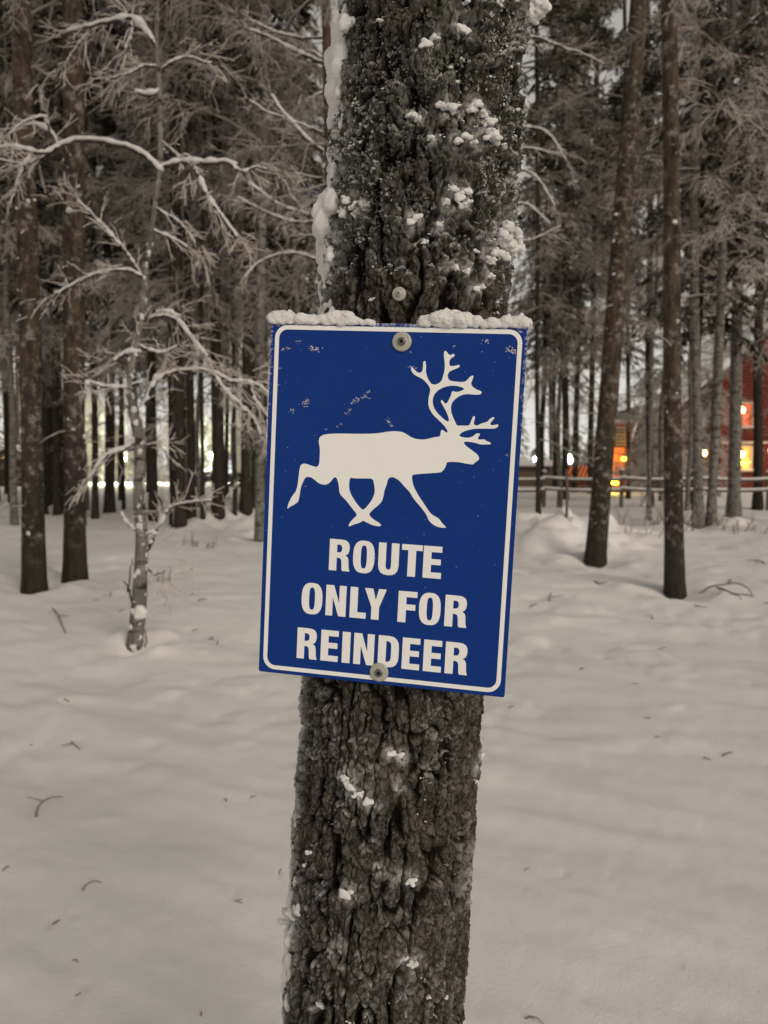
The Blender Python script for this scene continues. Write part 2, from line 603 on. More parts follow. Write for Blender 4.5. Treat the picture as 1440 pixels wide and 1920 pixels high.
# ================================================================== the ground: one snow sheet out to the horizon
def polar_ground():
    na_f, na_b, nr = 430, 54, 390
    half = math.radians(38)
    a = np.concatenate([np.linspace(-half, half, na_f, endpoint=False), np.linspace(half, 2 * math.pi - half, na_b, endpoint=False)])
    r = np.concatenate([np.linspace(.02, 1.2, 14, endpoint=False), np.geomspace(1.2, 40, nr - 44, endpoint=False), np.geomspace(40, 1500, 30)])
    A, R = np.meshgrid(a, r)
    X, Y = R * np.sin(A), R * np.cos(A)
    Z = ground(X, Y)
    V = np.stack([X, Y, Z], -1)
    n, m = R.shape
    idx = np.arange(n * m).reshape(n, m)
    i0, i1 = idx[:-1], idx[1:]
    q = np.stack([i0, i1, np.roll(i1, -1, 1), np.roll(i0, -1, 1)], -1).reshape(-1, 4)
    mb = MB()
    mb.add(V, q)
    o = mb.n
    mb.add([[0, 0, float(ground(0, 0))]], None, [(o, (k + 1) % m, k) for k in range(0)] or None)
    return mb.mesh('ground', M_GROUND)
g = tag(link('snowy_ground', polar_ground()), kind='structure')

# ================================================================== the near pine and its sign
# pose of the sign board, in camera axes (x right, y up, z towards the viewer)
SX = Vector((.981, -.064, .184)).normalized()
SN = Vector((-.189, -.073, .979)).normalized()
SY = SN.cross(SX).normalized()
SX = SY.cross(SN).normalized()
CAMR = cam.rotation_euler.to_matrix()
SXW, SYW, SNW = CAMR @ SX, CAMR @ SY, CAMR @ SN
S_ORG = Vector((0, 0, CAM_H)) + CAMR @ Vector((.0031, .0054, -.8933))
SIGN_M = Matrix((SXW, SYW, SNW)).transposed().to_4x4()
SIGN_M.translation = S_ORG

R0 = .1180
AX = (SYW + SXW * .009).normalized()               # trunk axis
AY = -(SNW - AX * SNW.dot(AX)).normalized()        # away from the viewer
AXX = AY.cross(AX).normalized()
T_ORG = S_ORG - SXW * .001 - SNW * (R0 + .014)
t_base = 1.42
base_w = T_ORG - AX * t_base
TREE_M = Matrix((AXX, AY, AX)).transposed().to_4x4()
TREE_M.translation = base_w

def trunk_r(b):        # b = metres along the axis from the sign's centre
    return R0 - .0075 * b + .05 * np.exp(-(b + 1.42) / .13) * (np.asarray(b) < -.6)

def bark(th, b):
    """relief of the near trunk: height in metres and the masks for its material"""
    u = th * R0
    wu = u + .0060 * fbm(u * 42, b * 26, 41, 3) + .0030 * fbm(u * 150, b * 110, 45, 3) + .010 * vnoise(u * 9, b * 5, 44)
    wb = b + .010 * fbm(u * 40, b * 24, 43, 3) + .0036 * fbm(u * 150, b * 120, 46, 3)
    up = sstep(.20, .34, b + .05 * vnoise(u * 20, b * 20, 48))        # above the sign the plates are shallower
    g1, g2, c2 = worley(wu / .0075 + 4.2, wb / .0115, 57)
    e2 = g2 - g1
    k1, k2, c3 = worley(wu / .0036 + 1.2, wb / .0046, 59)
    m1 = sstep(-.80, .0, vnoise(u * 38, b * 15, 47))
    m2 = sstep(-.55, .45, vnoise(u * 30 + 5, b * 18, 49))
    m3 = sstep(-.15, .6, vnoise(u * 34 + 9, b * 26, 50))
    cA = (1 - sstep(.02, .26, np.abs(vnoise(wu / .0185, wb / .090, 61)))) * m1
    cB = (1 - sstep(.01, .20, np.abs(vnoise(wu / .0190 + 7, wb / .050, 63)))) * m2
    cC = (1 - sstep(.0, .16, np.abs(vnoise(wu / .040 + 3, wb / .019, 64)))) * m3
    p1, p2, c4 = worley(wu / .0150 + 2.2, wb / .0290, 53)
    e4 = p2 - p1
    crust = np.abs(fbm(u * 105, b * 85, 66, 3)) * 2
    h = .0045 - .0110 * cA * (1 - .20 * up) - .0080 * cB * (1 - .10 * up) - .0040 * cC
    h = h + (.0030 + .0030 * c4) * sstep(.02, .17, e4) - .0025 + (.0014 + .0010 * up) * c2 * sstep(0, .10, e2) + (.0007 + .0008 * up) * c3 + (.0018 + .0008 * up) * crust
    h = h + .0018 * fbm(u * 300, b * 260, 67, 2) + .0030 * fbm(u * 30, b * 20, 71, 2) - .0022
    pad = fbm(u * 52, b * 44, 78, 3)
    h = h + up * (.0075 * sstep(-.08, .22, pad) - .0045)
    c1 = .6 * c4 + .4 * (vnoise(u * 48, b * 26, 72) * .5 + .5)
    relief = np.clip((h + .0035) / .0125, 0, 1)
    pl = np.clip(.12 + .40 * c2 + .40 * (c3 - .5) + .55 * (c1 - .3) + .5 * fbm(u * 140, b * 110, 73, 3), 0, 1)
    lich = sstep(.0, .55, fbm(u * 22 + 3, b * 16, 77, 4) + .65 * up - .25) * .8
    return h, relief, pl, lich, up

# trunk point under a photograph pixel
TINV = TREE_M.inverted()
def trunk_px(px, py):
    o = TINV @ Vector((0, 0, CAM_H))
    d = (TINV.to_3x3() @ ray(px, py)).normalized()
    t = .4
    while t < 1.6:
        p = o + d * t
        if math.hypot(p.x, p.y) < float(trunk_r(p.z - t_base)):
            return math.atan2(p.x, -p.y), p.z - t_base
        t += .002
    # beyond the silhouette: the nearest point of approach
    best = min((math.hypot((o + d * k).x, (o + d * k).y), k) for k in np.linspace(.5, 1.6, 300))
    p = o + d * best[1]
    return math.atan2(p.x, -p.y), p.z - t_base

# cushions of snow on the bark: photograph pixel, radius in metres, stand-off
CUSHIONS = [
    [(940, 425, .009, .010), (955, 440, .010, .014), (930, 450, .011, .012), (950, 462, .012, .013), (920, 478, .009, .010), (912, 490, .006, .008),
       (968, 458, .010, .016), (980, 470, .009, .020), (985, 480, .006, .022), (895, 470, .004, .006)],
    [(828, 198, .006, .006), (845, 208, .008, .008), (862, 218, .007, .009), (880, 210, .006, .009), (890, 196, .006, .007), (900, 215, .006, .009),
       (910, 230, .006, .010), (835, 215, .005, .006)],
    [(910, 258, .0085, .010), (914, 266, .007, .011)],
    [(845, 357, .006, .006), (858, 372, .007, .007), (872, 360, .006, .006), (875, 378, .006, .007), (835, 380, .005, .005), (860, 388, .005, .006)],
    [(770, 212, .006, .006), (785, 220, .005, .005)],
    [(855, 265, .006, .007), (872, 262, .006, .007), (884, 270, .005, .007), (805, 262, .005, .005)],
    [(1002, 8, .014, .018), (995, 30, .010, .014), (1012, 15, .012, .022), (985, 5, .009, .012)],
    [(865, 45, .008, .006), (880, 52, .006, .006), (800, 85, .007, .005), (780, 90, .006, .005), (815, 70, .005, .005)],
    [(655, 375, .007, .006), (668, 388, .006, .006), (648, 398, .008, .006), (672, 405, .005, .005)],
    [(770, 415, .006, .005), (782, 408, .005, .005), (825, 420, .005, .005), (850, 505, .005, .005), (870, 510, .005, .005)],
    [(915, 520, .005, .006), (890, 545, .005, .005), (900, 540, .005, .006)],
    [(735, 1412, .006, .004), (748, 1416, .006, .004), (755, 1424, .005, .004), (745, 1472, .004, .004), (752, 1476, .004, .004)],
    [(650, 1455, .006, .003), (660, 1470, .007, .003), (672, 1486, .007, .003), (690, 1500, .007, .003), (700, 1508, .005, .003)],
    [(895, 1418, .006, .006), (900, 1432, .006, .007), (888, 1440, .005, .005)],
    [(710, 1628, .005, .003), (742, 1642, .005, .003), (770, 1650, .006, .003), (652, 1672, .007, .003)],
    [(538, 1718, .012, .004), (552, 1712, .009, .003), (545, 1730, .008, .004)],
    [(885, 1690, .005, .005), (880, 1585, .005, .005), (888, 1630, .005, .005)],
    [(635, 1772, .005, .003), (620, 1790, .005, .003), (755, 1795, .006, .003), (770, 1800, .006, .003), (590, 1890, .006, .003)]]

def main_trunk():
    th = np.concatenate([np.linspace(-math.pi, -2.05, 26, endpoint=False), np.linspace(-2.05, 2.05, 345, endpoint=False), np.linspace(2.05, math.pi, 26, endpoint=False)])
    b = np.concatenate([np.linspace(-1.62, -.98, 50, endpoint=False), np.linspace(-.98, .86, 980, endpoint=False), np.geomspace(.86, 11.8, 46)])
    TH, B = np.meshgrid(th, b)
    h, rel, pl, lich, up = bark(TH, B)
    db = .0017
    h2 = bark(TH, B + .003)[0]
    slope = -(h2 - h) / .003                            # > 0 where a ledge faces the sky
    pat = fbm(TH * R0 * 14 + 2, B * 10, 81, 4)
    fine = fbm(TH * R0 * 150, B * 150, 83, 3)
    brk = fbm(TH * R0 * 75 + 5, B * 62, 84, 3)
    frost = sstep(.40, 1.2, slope + .7 * fine) * sstep(-.25, .35, pat + .25 * up) * sstep(-.05, .35, brk + .1 * up) * (.55 + .35 * up)
    # windward side (towards the left) plastered with snow, a little on the other edge
    left = sstep(.78, 1.35, -TH + .30 * fbm(TH * R0 * 30, B * 14, 85, 3) + .15 * up) * (TH > -2.6)
    frost = np.maximum(frost, left * sstep(-.35, .25, fine + .35 * pat + .5 * (TH < -1.25)))
    right = sstep(1.0, 1.5, TH + .25 * fbm(TH * R0 * 30, B * 16, 87, 3)) * sstep(0, .4, pat + .15)
    frost = np.maximum(frost, right * sstep(-.1, .4, fine) * .75)
    frost = np.maximum(frost, sstep(.22, .55, fbm(TH * R0 * 210, B * 190, 89, 2) * .6 + .45 * pat + .12 * brk) * (.32 + .18 * up))
    for blobs_ in CUSHIONS:
        for (px, py, r, off) in blobs_:
            t0, b0 = trunk_px(px, py)
            sl_ = slice(*np.searchsorted(b, [b0 - 5 * r, b0 + 5 * r]))
            d2 = (((TH[sl_] - t0) * R0) ** 2 + (B[sl_] - b0) ** 2) / (1.9 * r) ** 2
            frost[sl_] = np.maximum(frost[sl_], np.exp(-d2) * sstep(-.45, .25, fine[sl_] + .3 * brk[sl_]) * .9)
    hh = h + frost * .0026
    Rr = trunk_r(B) + hh - .004
    V = np.stack([Rr * np.sin(TH), -Rr * np.cos(TH), B + t_base], -1)
    n, m = B.shape
    idx = np.arange(n * m).reshape(n, m)
    i0, i1 = idx[:-1], idx[1:]
    q = np.stack([i0, np.roll(i0, -1, 1), np.roll(i1, -1, 1), i1], -1).reshape(-1, 4)
    mb = MB()
    mb.add(V, q, None, np.clip(frost, 0, 1).ravel())
    me = mb.mesh('trunk', M_TRUNK)
    for nm, a in (('relief', rel), ('plate', pl), ('lichen', lich)):
        at_ = me.attributes.new(nm, 'FLOAT', 'POINT')
        at_.data.foreach_set('value', a.astype(np.float32).ravel())
    return me

def on_trunk(th, b, off=0.0):
    th, b = np.atleast_1d(np.asarray(th, float)), np.atleast_1d(np.asarray(b, float))
    r = trunk_r(b) + bark(th, b)[0] - .004 + off
    return np.stack([r * np.sin(th), -r * np.cos(th), b + t_base], -1)

pine = bpy.data.objects.new('pine_tree', None)
COL.objects.link(pine)
pine.matrix_world = TREE_M
tag(pine, 'thick scaly-barked pine carrying the blue reindeer sign, snow plastered on one side', 'tree')
link('trunk', main_trunk(), pine)

# leafy lichen rosettes, thick above the sign
def lichen_mesh():
    mb = MB()
    N = 85000
    th = (rng.random(N) * 2 - 1) * 2.0
    b = -.80 + 1.62 * rng.random(N)
    dens = fbm(th * R0 * 17 + 9, b * 13, 91, 4)
    up = sstep(.24, .33, b)
    keep = dens + .05 * up - .50 * (1 - up) + .35 * sstep(-.35, -1.1, th) * up > .10
    low = sstep(.29, .22, b)
    keep &= (rng.random(N) < (.62 * up + .10 * (1 - up)))
    th, b = th[keep], b[keep]
    n = len(th)
    P = on_trunk(th, b, .001)
    rad = np.stack([np.sin(th), -np.cos(th), np.zeros(n)], -1)
    tan = np.stack([np.cos(th), np.sin(th), np.zeros(n)], -1)
    upv = np.tile([0, 0, 1.], (n, 1))
    sz = .0009 + .0021 * rng.random(n) ** 2.2
    ang = rng.random(n) * 2 * math.pi
    t1 = tan * np.cos(ang)[:, None] + upv * np.sin(ang)[:, None]
    t2 = -tan * np.sin(ang)[:, None] + upv * np.cos(ang)[:, None]
    lift = .3 + 1.5 * rng.random(n)
    K = 8
    V = np.zeros((n, K + 1, 3))
    V[:, 0] = P + rad * (sz * .15)[:, None]
    for k in range(K):
        a = 2 * math.pi * k / K
        rr = sz * (.45 + .85 * rng.random(n))
        V[:, 1 + k] = P + t1 * (rr * math.cos(a))[:, None] + t2 * (rr * math.sin(a))[:, None] + rad * (sz * lift * (.2 + 1.0 * rng.random(n)))[:, None]
    tri = np.array([[0, 1 + k, 1 + (k + 1) % K] for k in range(K)])
    T = (tri[None] + (np.arange(n) * (K + 1))[:, None, None]).reshape(-1, 3)
    snowy = (fbm(th * R0 * 12 + 1, b * 9, 95, 3) > .12) * (rng.random(n) < .6)
    fr = np.zeros((n, K + 1))
    fr[:] = (snowy * .85 * rng.random(n))[:, None]
    fr *= .5 + .5 * rng.random((n, K + 1))
    mb.add(V.reshape(-1, 3), None, T, fr.ravel())
    return mb.mesh('lichen', M_LICHEN)
tag(link('lichen', lichen_mesh(), pine), kind='stuff')

# small lumps of snow caught on the bark's ledges
def tuft_mesh():
    mb = MB()
    N = 6500
    th = (rng.random(N) * 2 - 1) * 1.9
    b = -.80 + 1.62 * rng.random(N)
    h0 = bark(th, b)[0]
    h1 = bark(th, b + .006)[0]
    den = fbm(th * R0 * 15 + 31, b * 11, 97, 4)
    up = sstep(.2, .32, b)
    keep = (h0 - h1 > .0012) & (den + .18 * up - .30 * (1 - up) > -.02) & (rng.random(N) < .45 + .35 * up)
    th, b = th[keep], b[keep]
    P = on_trunk(th, b + .002, .001)
    for k in range(len(th)):
        r = .0008 + .0026 * rng.random() ** 2.4
        for _ in range(4):
            c = P[k] + rng.normal(size=3) * r * np.array([1.0, .5, .55])
            mb.ball(c, r * (.25 + .6 * rng.random()), 0 if r < .002 else 1, (1.25, 1, .72), .6)
    return mb.mesh('snow_tufts', M_SNOW)
tag(link('snow_flecks', tuft_mesh(), pine), kind='stuff')

# larger cushions of snow (photograph pixels, blob radius in metres)
def clump(blobs, voxel=.0016):
    """soft cushions; blobs that touch make one piece, the rest are pieces of their own"""
    left = list(blobs)
    while left:
        grp = [left.pop(0)]
        grew = True
        while grew:
            grew = False
            for q in list(left):
                if any(math.hypot(q[0] - g_[0], q[1] - g_[1]) < (q[2] + g_[2]) * 1150 for g_ in grp):
                    grp.append(q)
                    left.remove(q)
                    grew = True
        mb = MB()
        for (px, py, r, off) in grp:
            th, b = trunk_px(px, py)
            p = on_trunk(th, b, off * .55)[0]
            mb.ball(p, r * .62, 2, (1.15, .75, .85), .1)
            for k in range(12):
                q = p + np.clip(rng.normal(size=3), -1.4, 1.4) * r * np.array([.60, .35, .42])
                mb.ball(q, r * (.20 + .40 * rng.random()), 1, (1.2, .7, .85), .35)
        o = link('snow_clump', mb.mesh('snow_clump', M_SNOW), pine)
        remesh(o, voxel * .62, 9, .5)
for blobs_ in CUSHIONS:
    blobs_ = [q for q in blobs_ if q[1] < 1300 or q[2] > .0055]      # the smallest are only a dusting
    if blobs_:
        clump(blobs_)

# the ridge of wind-packed snow down the left flank
def ridge(pts, voxel=.0018):
    mb = MB()
    for (py, th0, r, off) in pts:
        _, b0 = trunk_px(700 + (960 - py) * .055, py)
        for k in range(16):
            th = th0 + .19 * rng.normal()
            b = b0 + .016 * (rng.random() - .5)
            p = on_trunk(th, b, off * (.5 + rng.random()) - .001)[0]
            mb.ball(p, r * (.25 + .55 * rng.random()), 1, (1, 1, 1.5), .5)
    o = link('snow_ridge', mb.mesh('snow_ridge', M_SNOW), pine)
    remesh(o, voxel, 8, .5)
up_pts = []
for py in range(-60, 600, 11):
    w = .0075 + .0035 * math.sin(py * .021) + .006 * math.exp(-((py - 400) / 70) ** 2) + .003 * math.exp(-((py - 20) / 60) ** 2)
    up_pts.append((py, -1.42, w * 1.25, .0030))
ridge(up_pts)
lo_pts = []
for py in range(1580, 1990, 11):
    w = .0022 + .0062 * float(sstep(1600, 1850, py)) + .0012 * math.sin(py * .04) + .001 * math.sin(py * .11)
    lo_pts.append((py, -1.45, w * 1.15, .0014))
ridge(lo_pts)

# a plastic washer screwed into the bark above the sign, from an older board
M_WASHER = m_plain('clear_plastic_washer', (.36, .345, .30), .35, .5, .2, 200)
M_STEEL = m_plain('screw_steel', (.16, .15, .14), .35, .5, .25, 300, .8)
M_HOLE = m_plain('screw_recess', (.012, .011, .01), .8, .1)
def disc_profile(mb, prof, sides=40, star=None):
    """turned shape about local z from (radius, height) pairs"""
    th = np.linspace(0, 2 * math.pi, sides, endpoint=False)
    rr = np.array([p[0] for p in prof])
    zz = np.array([p[1] for p in prof])
    V = np.stack([rr[:, None] * np.cos(th), rr[:, None] * np.sin(th), np.repeat(zz[:, None], sides, 1)], -1)
    if star:
        k = 1 + star * np.cos(6 * th)
        V[..., 0] *= k
        V[..., 1] *= k
    m = len(prof)
    idx = np.arange(m * sides).reshape(m, sides)
    i0, i1 = idx[:-1], idx[1:]
    mb.add(V, np.stack([i0, np.roll(i0, -1, 1), np.roll(i1, -1, 1), i1], -1).reshape(-1, 4))
    mb.add(np.vstack([V[-1], [[0, 0, zz[-1]]]]), None, [(k, (k + 1) % sides, sides) for k in range(sides)])

def screw_parts(parent, loc=(0, 0, 0), frosty=False):
    mb = MB()
    disc_profile(mb, [(.0112, 0), (.0112, .0012), (.0102, .0020), (.0078, .0023), (.0062, .0020), (.0055, .0030), (.0052, .0030), (.0001, .0028)])
    w = link('washer', mb.mesh('washer', M_WASHER), parent, loc)
    mb = MB()
    disc_profile(mb, [(.0048, .0029), (.0046, .0040), (.0038, .0046), (.0024, .0047), (.0001, .0046)], 32)
    s = link('screw_head', mb.mesh('screw_head', M_WASHER if frosty else M_STEEL), w)
    mb = MB()
    disc_profile(mb, [(.0022, .0044), (.0022, .0049), (.0001, .0049)], 24, .22)
    link('drive_recess', mb.mesh('drive_recess', M_HOLE if not frosty else M_STEEL), w)
    return w

th, bb = trunk_px(750, 553)
pw = TREE_M @ Vector(on_trunk(th, bb, .004)[0])
nw = (TREE_M.to_3x3() @ Vector((math.sin(th), -math.cos(th), 0))).normalized()
lone = thing('screw_with_washer', 'lone round plastic washer screwed into the bark just above the sign', 'screw')
M4 = nw.to_track_quat('Z', 'Y').to_matrix().to_4x4()
M4.translation = pw
lone.matrix_world = M4 @ Matrix.Diagonal((.72, .72, 1.2, 1))
screw_parts(lone, frosty=True)

# ------------------------------------------------------------------ the sign
H_ = np.array([[6.61690377e-04, 3.27438193e-05, -5.10870781e-01], [4.26094197e-05, -6.51873232e-04, 5.89024379e-01],
               [1.39455403e-04, -5.23769953e-05, 1.0]])
def s_px(x, y):
    q = H_ @ np.array([x, y, 1.0])
    return (q[0] / q[2], q[1] / q[2])
z1 = lambda p: s_px(470 + p[0] * .375, 560 + p[1] * .375)
zA = lambda p: s_px(720 + p[0] / 6, 640 + p[1] / 6)

def round_poly(pts, it=1):
    for _ in range(it):
        out = []
        n = len(pts)
        for i in range(n):
            a, b2 = pts[i], pts[(i + 1) % n]
            out += [(a[0] * .78 + b2[0] * .22, a[1] * .78 + b2[1] * .22), (a[0] * .22 + b2[0] * .78, a[1] * .22 + b2[1] * .78)]
        pts = out
    return pts

def plate_mesh(name, loops, z0, z1_, mat):
    """flat piece with holes, given thickness"""
    polys = [[Vector((p[0], p[1], 0)) for p in lp] for lp in loops]
    tri = tessellate_polygon(polys)
    flat = [p for lp in polys for p in lp]
    n = len(flat)
    V = np.array([[p.x, p.y, z1_] for p in flat] + [[p.x, p.y, z0] for p in flat])
    T = []
    for a, b2, c in tri:
        A, B2, C = flat[a], flat[b2], flat[c]
        if (B2 - A).cross(C - A).z < 0:
            b2, c = c, b2
        T.append((a, b2, c))
        T.append((n + a, n + c, n + b2))
    Q = []
    o = 0
    for lp in polys:
        m = len(lp)
        area = sum(lp[i].x * lp[(i + 1) % m].y - lp[(i + 1) % m].x * lp[i].y for i in range(m))
        outer = lp is polys[0]
        for i in range(m):
            j = (i + 1) % m
            if (area > 0) == outer:
                Q.append((o + i, n + o + i, n + o + j, o + j))
            else:
                Q.append((o + j, n + o + j, n + o + i, o + i))
        o += m
    mb = MB()
    mb.add(V, Q, T)
    return mb.mesh(name, mat, smooth=False)

def rrect(w, h, r, k=8, cx=0, cy=0):
    out = []
    for qx, qy, a0 in ((1, 1, 0), (-1, 1, 90), (-1, -1, 180), (1, -1, 270)):
        for i in range(k + 1):
            a = math.radians(a0 + 90 * i / k)
            out.append((cx + qx * (w - r) + r * math.cos(a), cy + qy * (h - r) + r * math.sin(a)))
    return out

# paint: blue with rime creeping in from the edges and faint dusty streaks
M_BLUE, nt, b = new_mat('blue_sign_face')
tc = nt.nodes.new('ShaderNodeTexCoord')
sp = nt.nodes.new('ShaderNodeSeparateXYZ')
nt.links.new(tc.outputs['Object'], sp.inputs[0])
def mth(op, a, bb_=None):
    n = nd(nt, 'ShaderNodeMath', _operation=op)
    for s, v in ((0, a), (1, bb_)):
        if v is None:
            continue
        if isinstance(v, (int, float)):
            n.inputs[s].default_value = v
        else:
            nt.links.new(v, n.inputs[s])
    return n.outputs[0]
ex = ramp(nt, mth('ABSOLUTE', sp.outputs['X']), .1385, .1500)
ey = ramp(nt, sp.outputs['Y'], .190, .212)
edge = mth('MAXIMUM', mth('MULTIPLY', ex, ramp(nt, sp.outputs['Y'], -.16, .16)), ey)
fr = ramp(nt, mth('ADD', noise(nt, 190, 5, .75), mth('MULTIPLY', edge, .42)), .80, 1.02)
dust = ramp(nt, noise(nt, 130, 5, .8, stretch=(1, 1.6, 1)), .645, .80)
dust = mth('MULTIPLY', dust, ramp(nt, sp.outputs['Y'], -.12, .2))
dust = mth('MULTIPLY', dust, ramp(nt, noise(nt, 9, 2), .42, .62))
c = mixrgb(nt, noise(nt, 8, 3), (.0046, .0310, .185), (.0062, .0375, .215))
c = mixrgb(nt, mth('MULTIPLY', dust, .35), c, (.45, .45, .47))
c = mixrgb(nt, fr, c, (.66, .66, .66))
nt.links.new(c, b.inputs['Base Color'])
nt.links.new(ramp(nt, noise(nt, 60, 4), .2, .9), b.inputs['Roughness'])
b.inputs['Specular IOR Level'].default_value = .10
b.inputs['Roughness'].default_value = .45
bump(nt, b, noise(nt, 300, 3), .12, .0006)
M_WHITE, nt, b = new_mat('white_sign_film')
nt.links.new(mixrgb(nt, noise(nt, 900, 2), (.76, .75, .73), (.84, .83, .81)), b.inputs['Base Color'])
b.inputs['Roughness'].default_value = .5
b.inputs['Specular IOR Level'].default_value = .2

sign = bpy.data.objects.new('reindeer_sign', None)
COL.objects.link(sign)
sign.matrix_world = SIGN_M
tag(sign, 'blue sign with white running reindeer and white lettering, screwed to the thick pine trunk', 'sign')
link('panel', plate_mesh('panel', [rrect(.1485, .210, .0025)], -.003, 0, M_BLUE), sign)
link('border_line', plate_mesh('border_line', [rrect(.1432, .2058, .0150, cy=.0002), rrect(.1382, .2008, .0102, cy=.0002)[::-1]], .0001, .0004, M_WHITE), sign)

body_a = [(345, 690), (372, 676), (440, 673), (540, 675), (620, 674), (666, 668)]
antler = [(0, 1020), (100, 1008), (200, 1015), (250, 1040), (300, 1075), (360, 1098), (450, 1105), (520, 1090), (580, 1075), (632, 1070), (638, 1010), (650, 993),
          (670, 1003), (700, 1025), (715, 1025), (715, 1005), (680, 950), (620, 890), (555, 830), (520, 775), (498, 720), (500, 640), (520, 560), (518, 525), (490, 480),
          (450, 435), (400, 405), (340, 375), (308, 335), (302, 295), (315, 288), (340, 315), (370, 345), (400, 355), (425, 345), (438, 310), (440, 235), (452, 218),
          (468, 230), (473, 280), (470, 340), (485, 400), (510, 450), (535, 480), (575, 488), (620, 470), (650, 440), (668, 380), (682, 320), (684, 250), (674, 180),
          (674, 115), (690, 106), (710, 122), (730, 152), (755, 155), (775, 138), (795, 150), (790, 170), (760, 185), (738, 210), (733, 260), (745, 280), (790, 278),
          (845, 262), (853, 280), (840, 295), (780, 320), (735, 340), (715, 375), (720, 420), (745, 445), (800, 452), (860, 458), (910, 455), (940, 430), (970, 395),
          (1000, 383), (1006, 400), (985, 455), (978, 480), (1000, 515), (1045, 545), (1090, 558), (1100, 580), (1080, 600), (1010, 600), (930, 592), (870, 605),
          (810, 640), (770, 680), (752, 730), (755, 790), (770, 840), (800, 905), (820, 948), (880, 948), (955, 948), (972, 920), (985, 880), (1005, 838), (1022, 845),
          (1020, 880), (1008, 915), (1015, 940), (1050, 948), (1090, 925), (1165, 905), (1190, 870), (1235, 850), (1243, 865), (1215, 895), (1192, 925), (1205, 945),
          (1250, 940), (1280, 932), (1288, 955), (1250, 982), (1160, 982), (1030, 982), (950, 995), (880, 1020), (845, 1055), (860, 1072), (920, 1085), (980, 1080),
          (1010, 1060), (1040, 1035), (1075, 1035), (1080, 1055), (1055, 1080), (1060, 1105), (1100, 1105), (1130, 1100), (1150, 1120), (1202, 1140), (1198, 1160),
          (1150, 1160), (1085, 1160), (1040, 1145), (970, 1130), (900, 1128), (900, 1150)]
body_b = [(1075, 735), (1105, 757), (1135, 780), (1143, 797), (1138, 808), (1122, 818), (1112, 829), (1085, 826), (1040, 817), (1000, 815), (980, 818), (975, 840),
          (962, 860), (948, 869), (900, 872), (840, 876), (808, 880), (806, 900), (815, 940), (840, 985), (870, 1030), (895, 1068), (915, 1085), (940, 1097), (960, 1125),
          (982, 1146), (940, 1143), (910, 1128), (890, 1108), (880, 1080), (850, 1040), (815, 1000), (795, 965), (770, 940), (745, 910), (722, 895), (705, 890), (688, 898),
          (680, 930), (668, 960), (665, 985), (655, 1015), (635, 1035), (610, 1055), (590, 1078), (610, 1100), (640, 1118), (656, 1133), (640, 1138), (605, 1130), (575, 1115),
          (562, 1108), (545, 1120), (515, 1128), (490, 1140), (492, 1125), (510, 1102), (535, 1080), (510, 1050), (480, 1010), (445, 975), (442, 940), (436, 905), (425, 890),
          (415, 895), (395, 920), (375, 930), (345, 925), (315, 900), (300, 890), (275, 890), (262, 915), (250, 945), (245, 985), (238, 1015), (215, 1030), (195, 1040),
          (182, 1052), (190, 1020), (208, 985), (225, 965), (235, 935), (240, 890), (245, 850), (252, 828), (270, 822), (300, 832), (330, 842), (343, 828), (346, 790),
          (347, 745), (340, 715)]
leg_hole = [(512, 897), (560, 898), (612, 898), (618, 930), (622, 965), (610, 1000), (585, 1035), (562, 1058), (535, 1030), (505, 985), (492, 950), (493, 910), (500, 893)]
ant_hole = [(728, 905), (690, 890), (640, 845), (590, 795), (556, 735), (545, 670), (560, 605), (600, 555), (660, 520), (730, 500), (800, 498), (860, 512), (900, 528),
            (895, 545), (850, 565), (805, 570), (780, 558), (760, 570), (755, 605), (735, 645), (718, 680), (700, 700), (680, 695), (660, 665), (645, 658), (637, 675),
            (660, 720), (690, 770), (715, 825), (730, 875)]
outer = [z1(p) for p in body_a] + [zA(p) for p in antler] + [z1(p) for p in body_b]
loops = [round_poly(outer), round_poly([z1(p) for p in leg_hole]), round_poly([zA(p) for p in ant_hole])]
link('reindeer_symbol', plate_mesh('reindeer_symbol', loops, .0001, .0004, M_WHITE), sign)

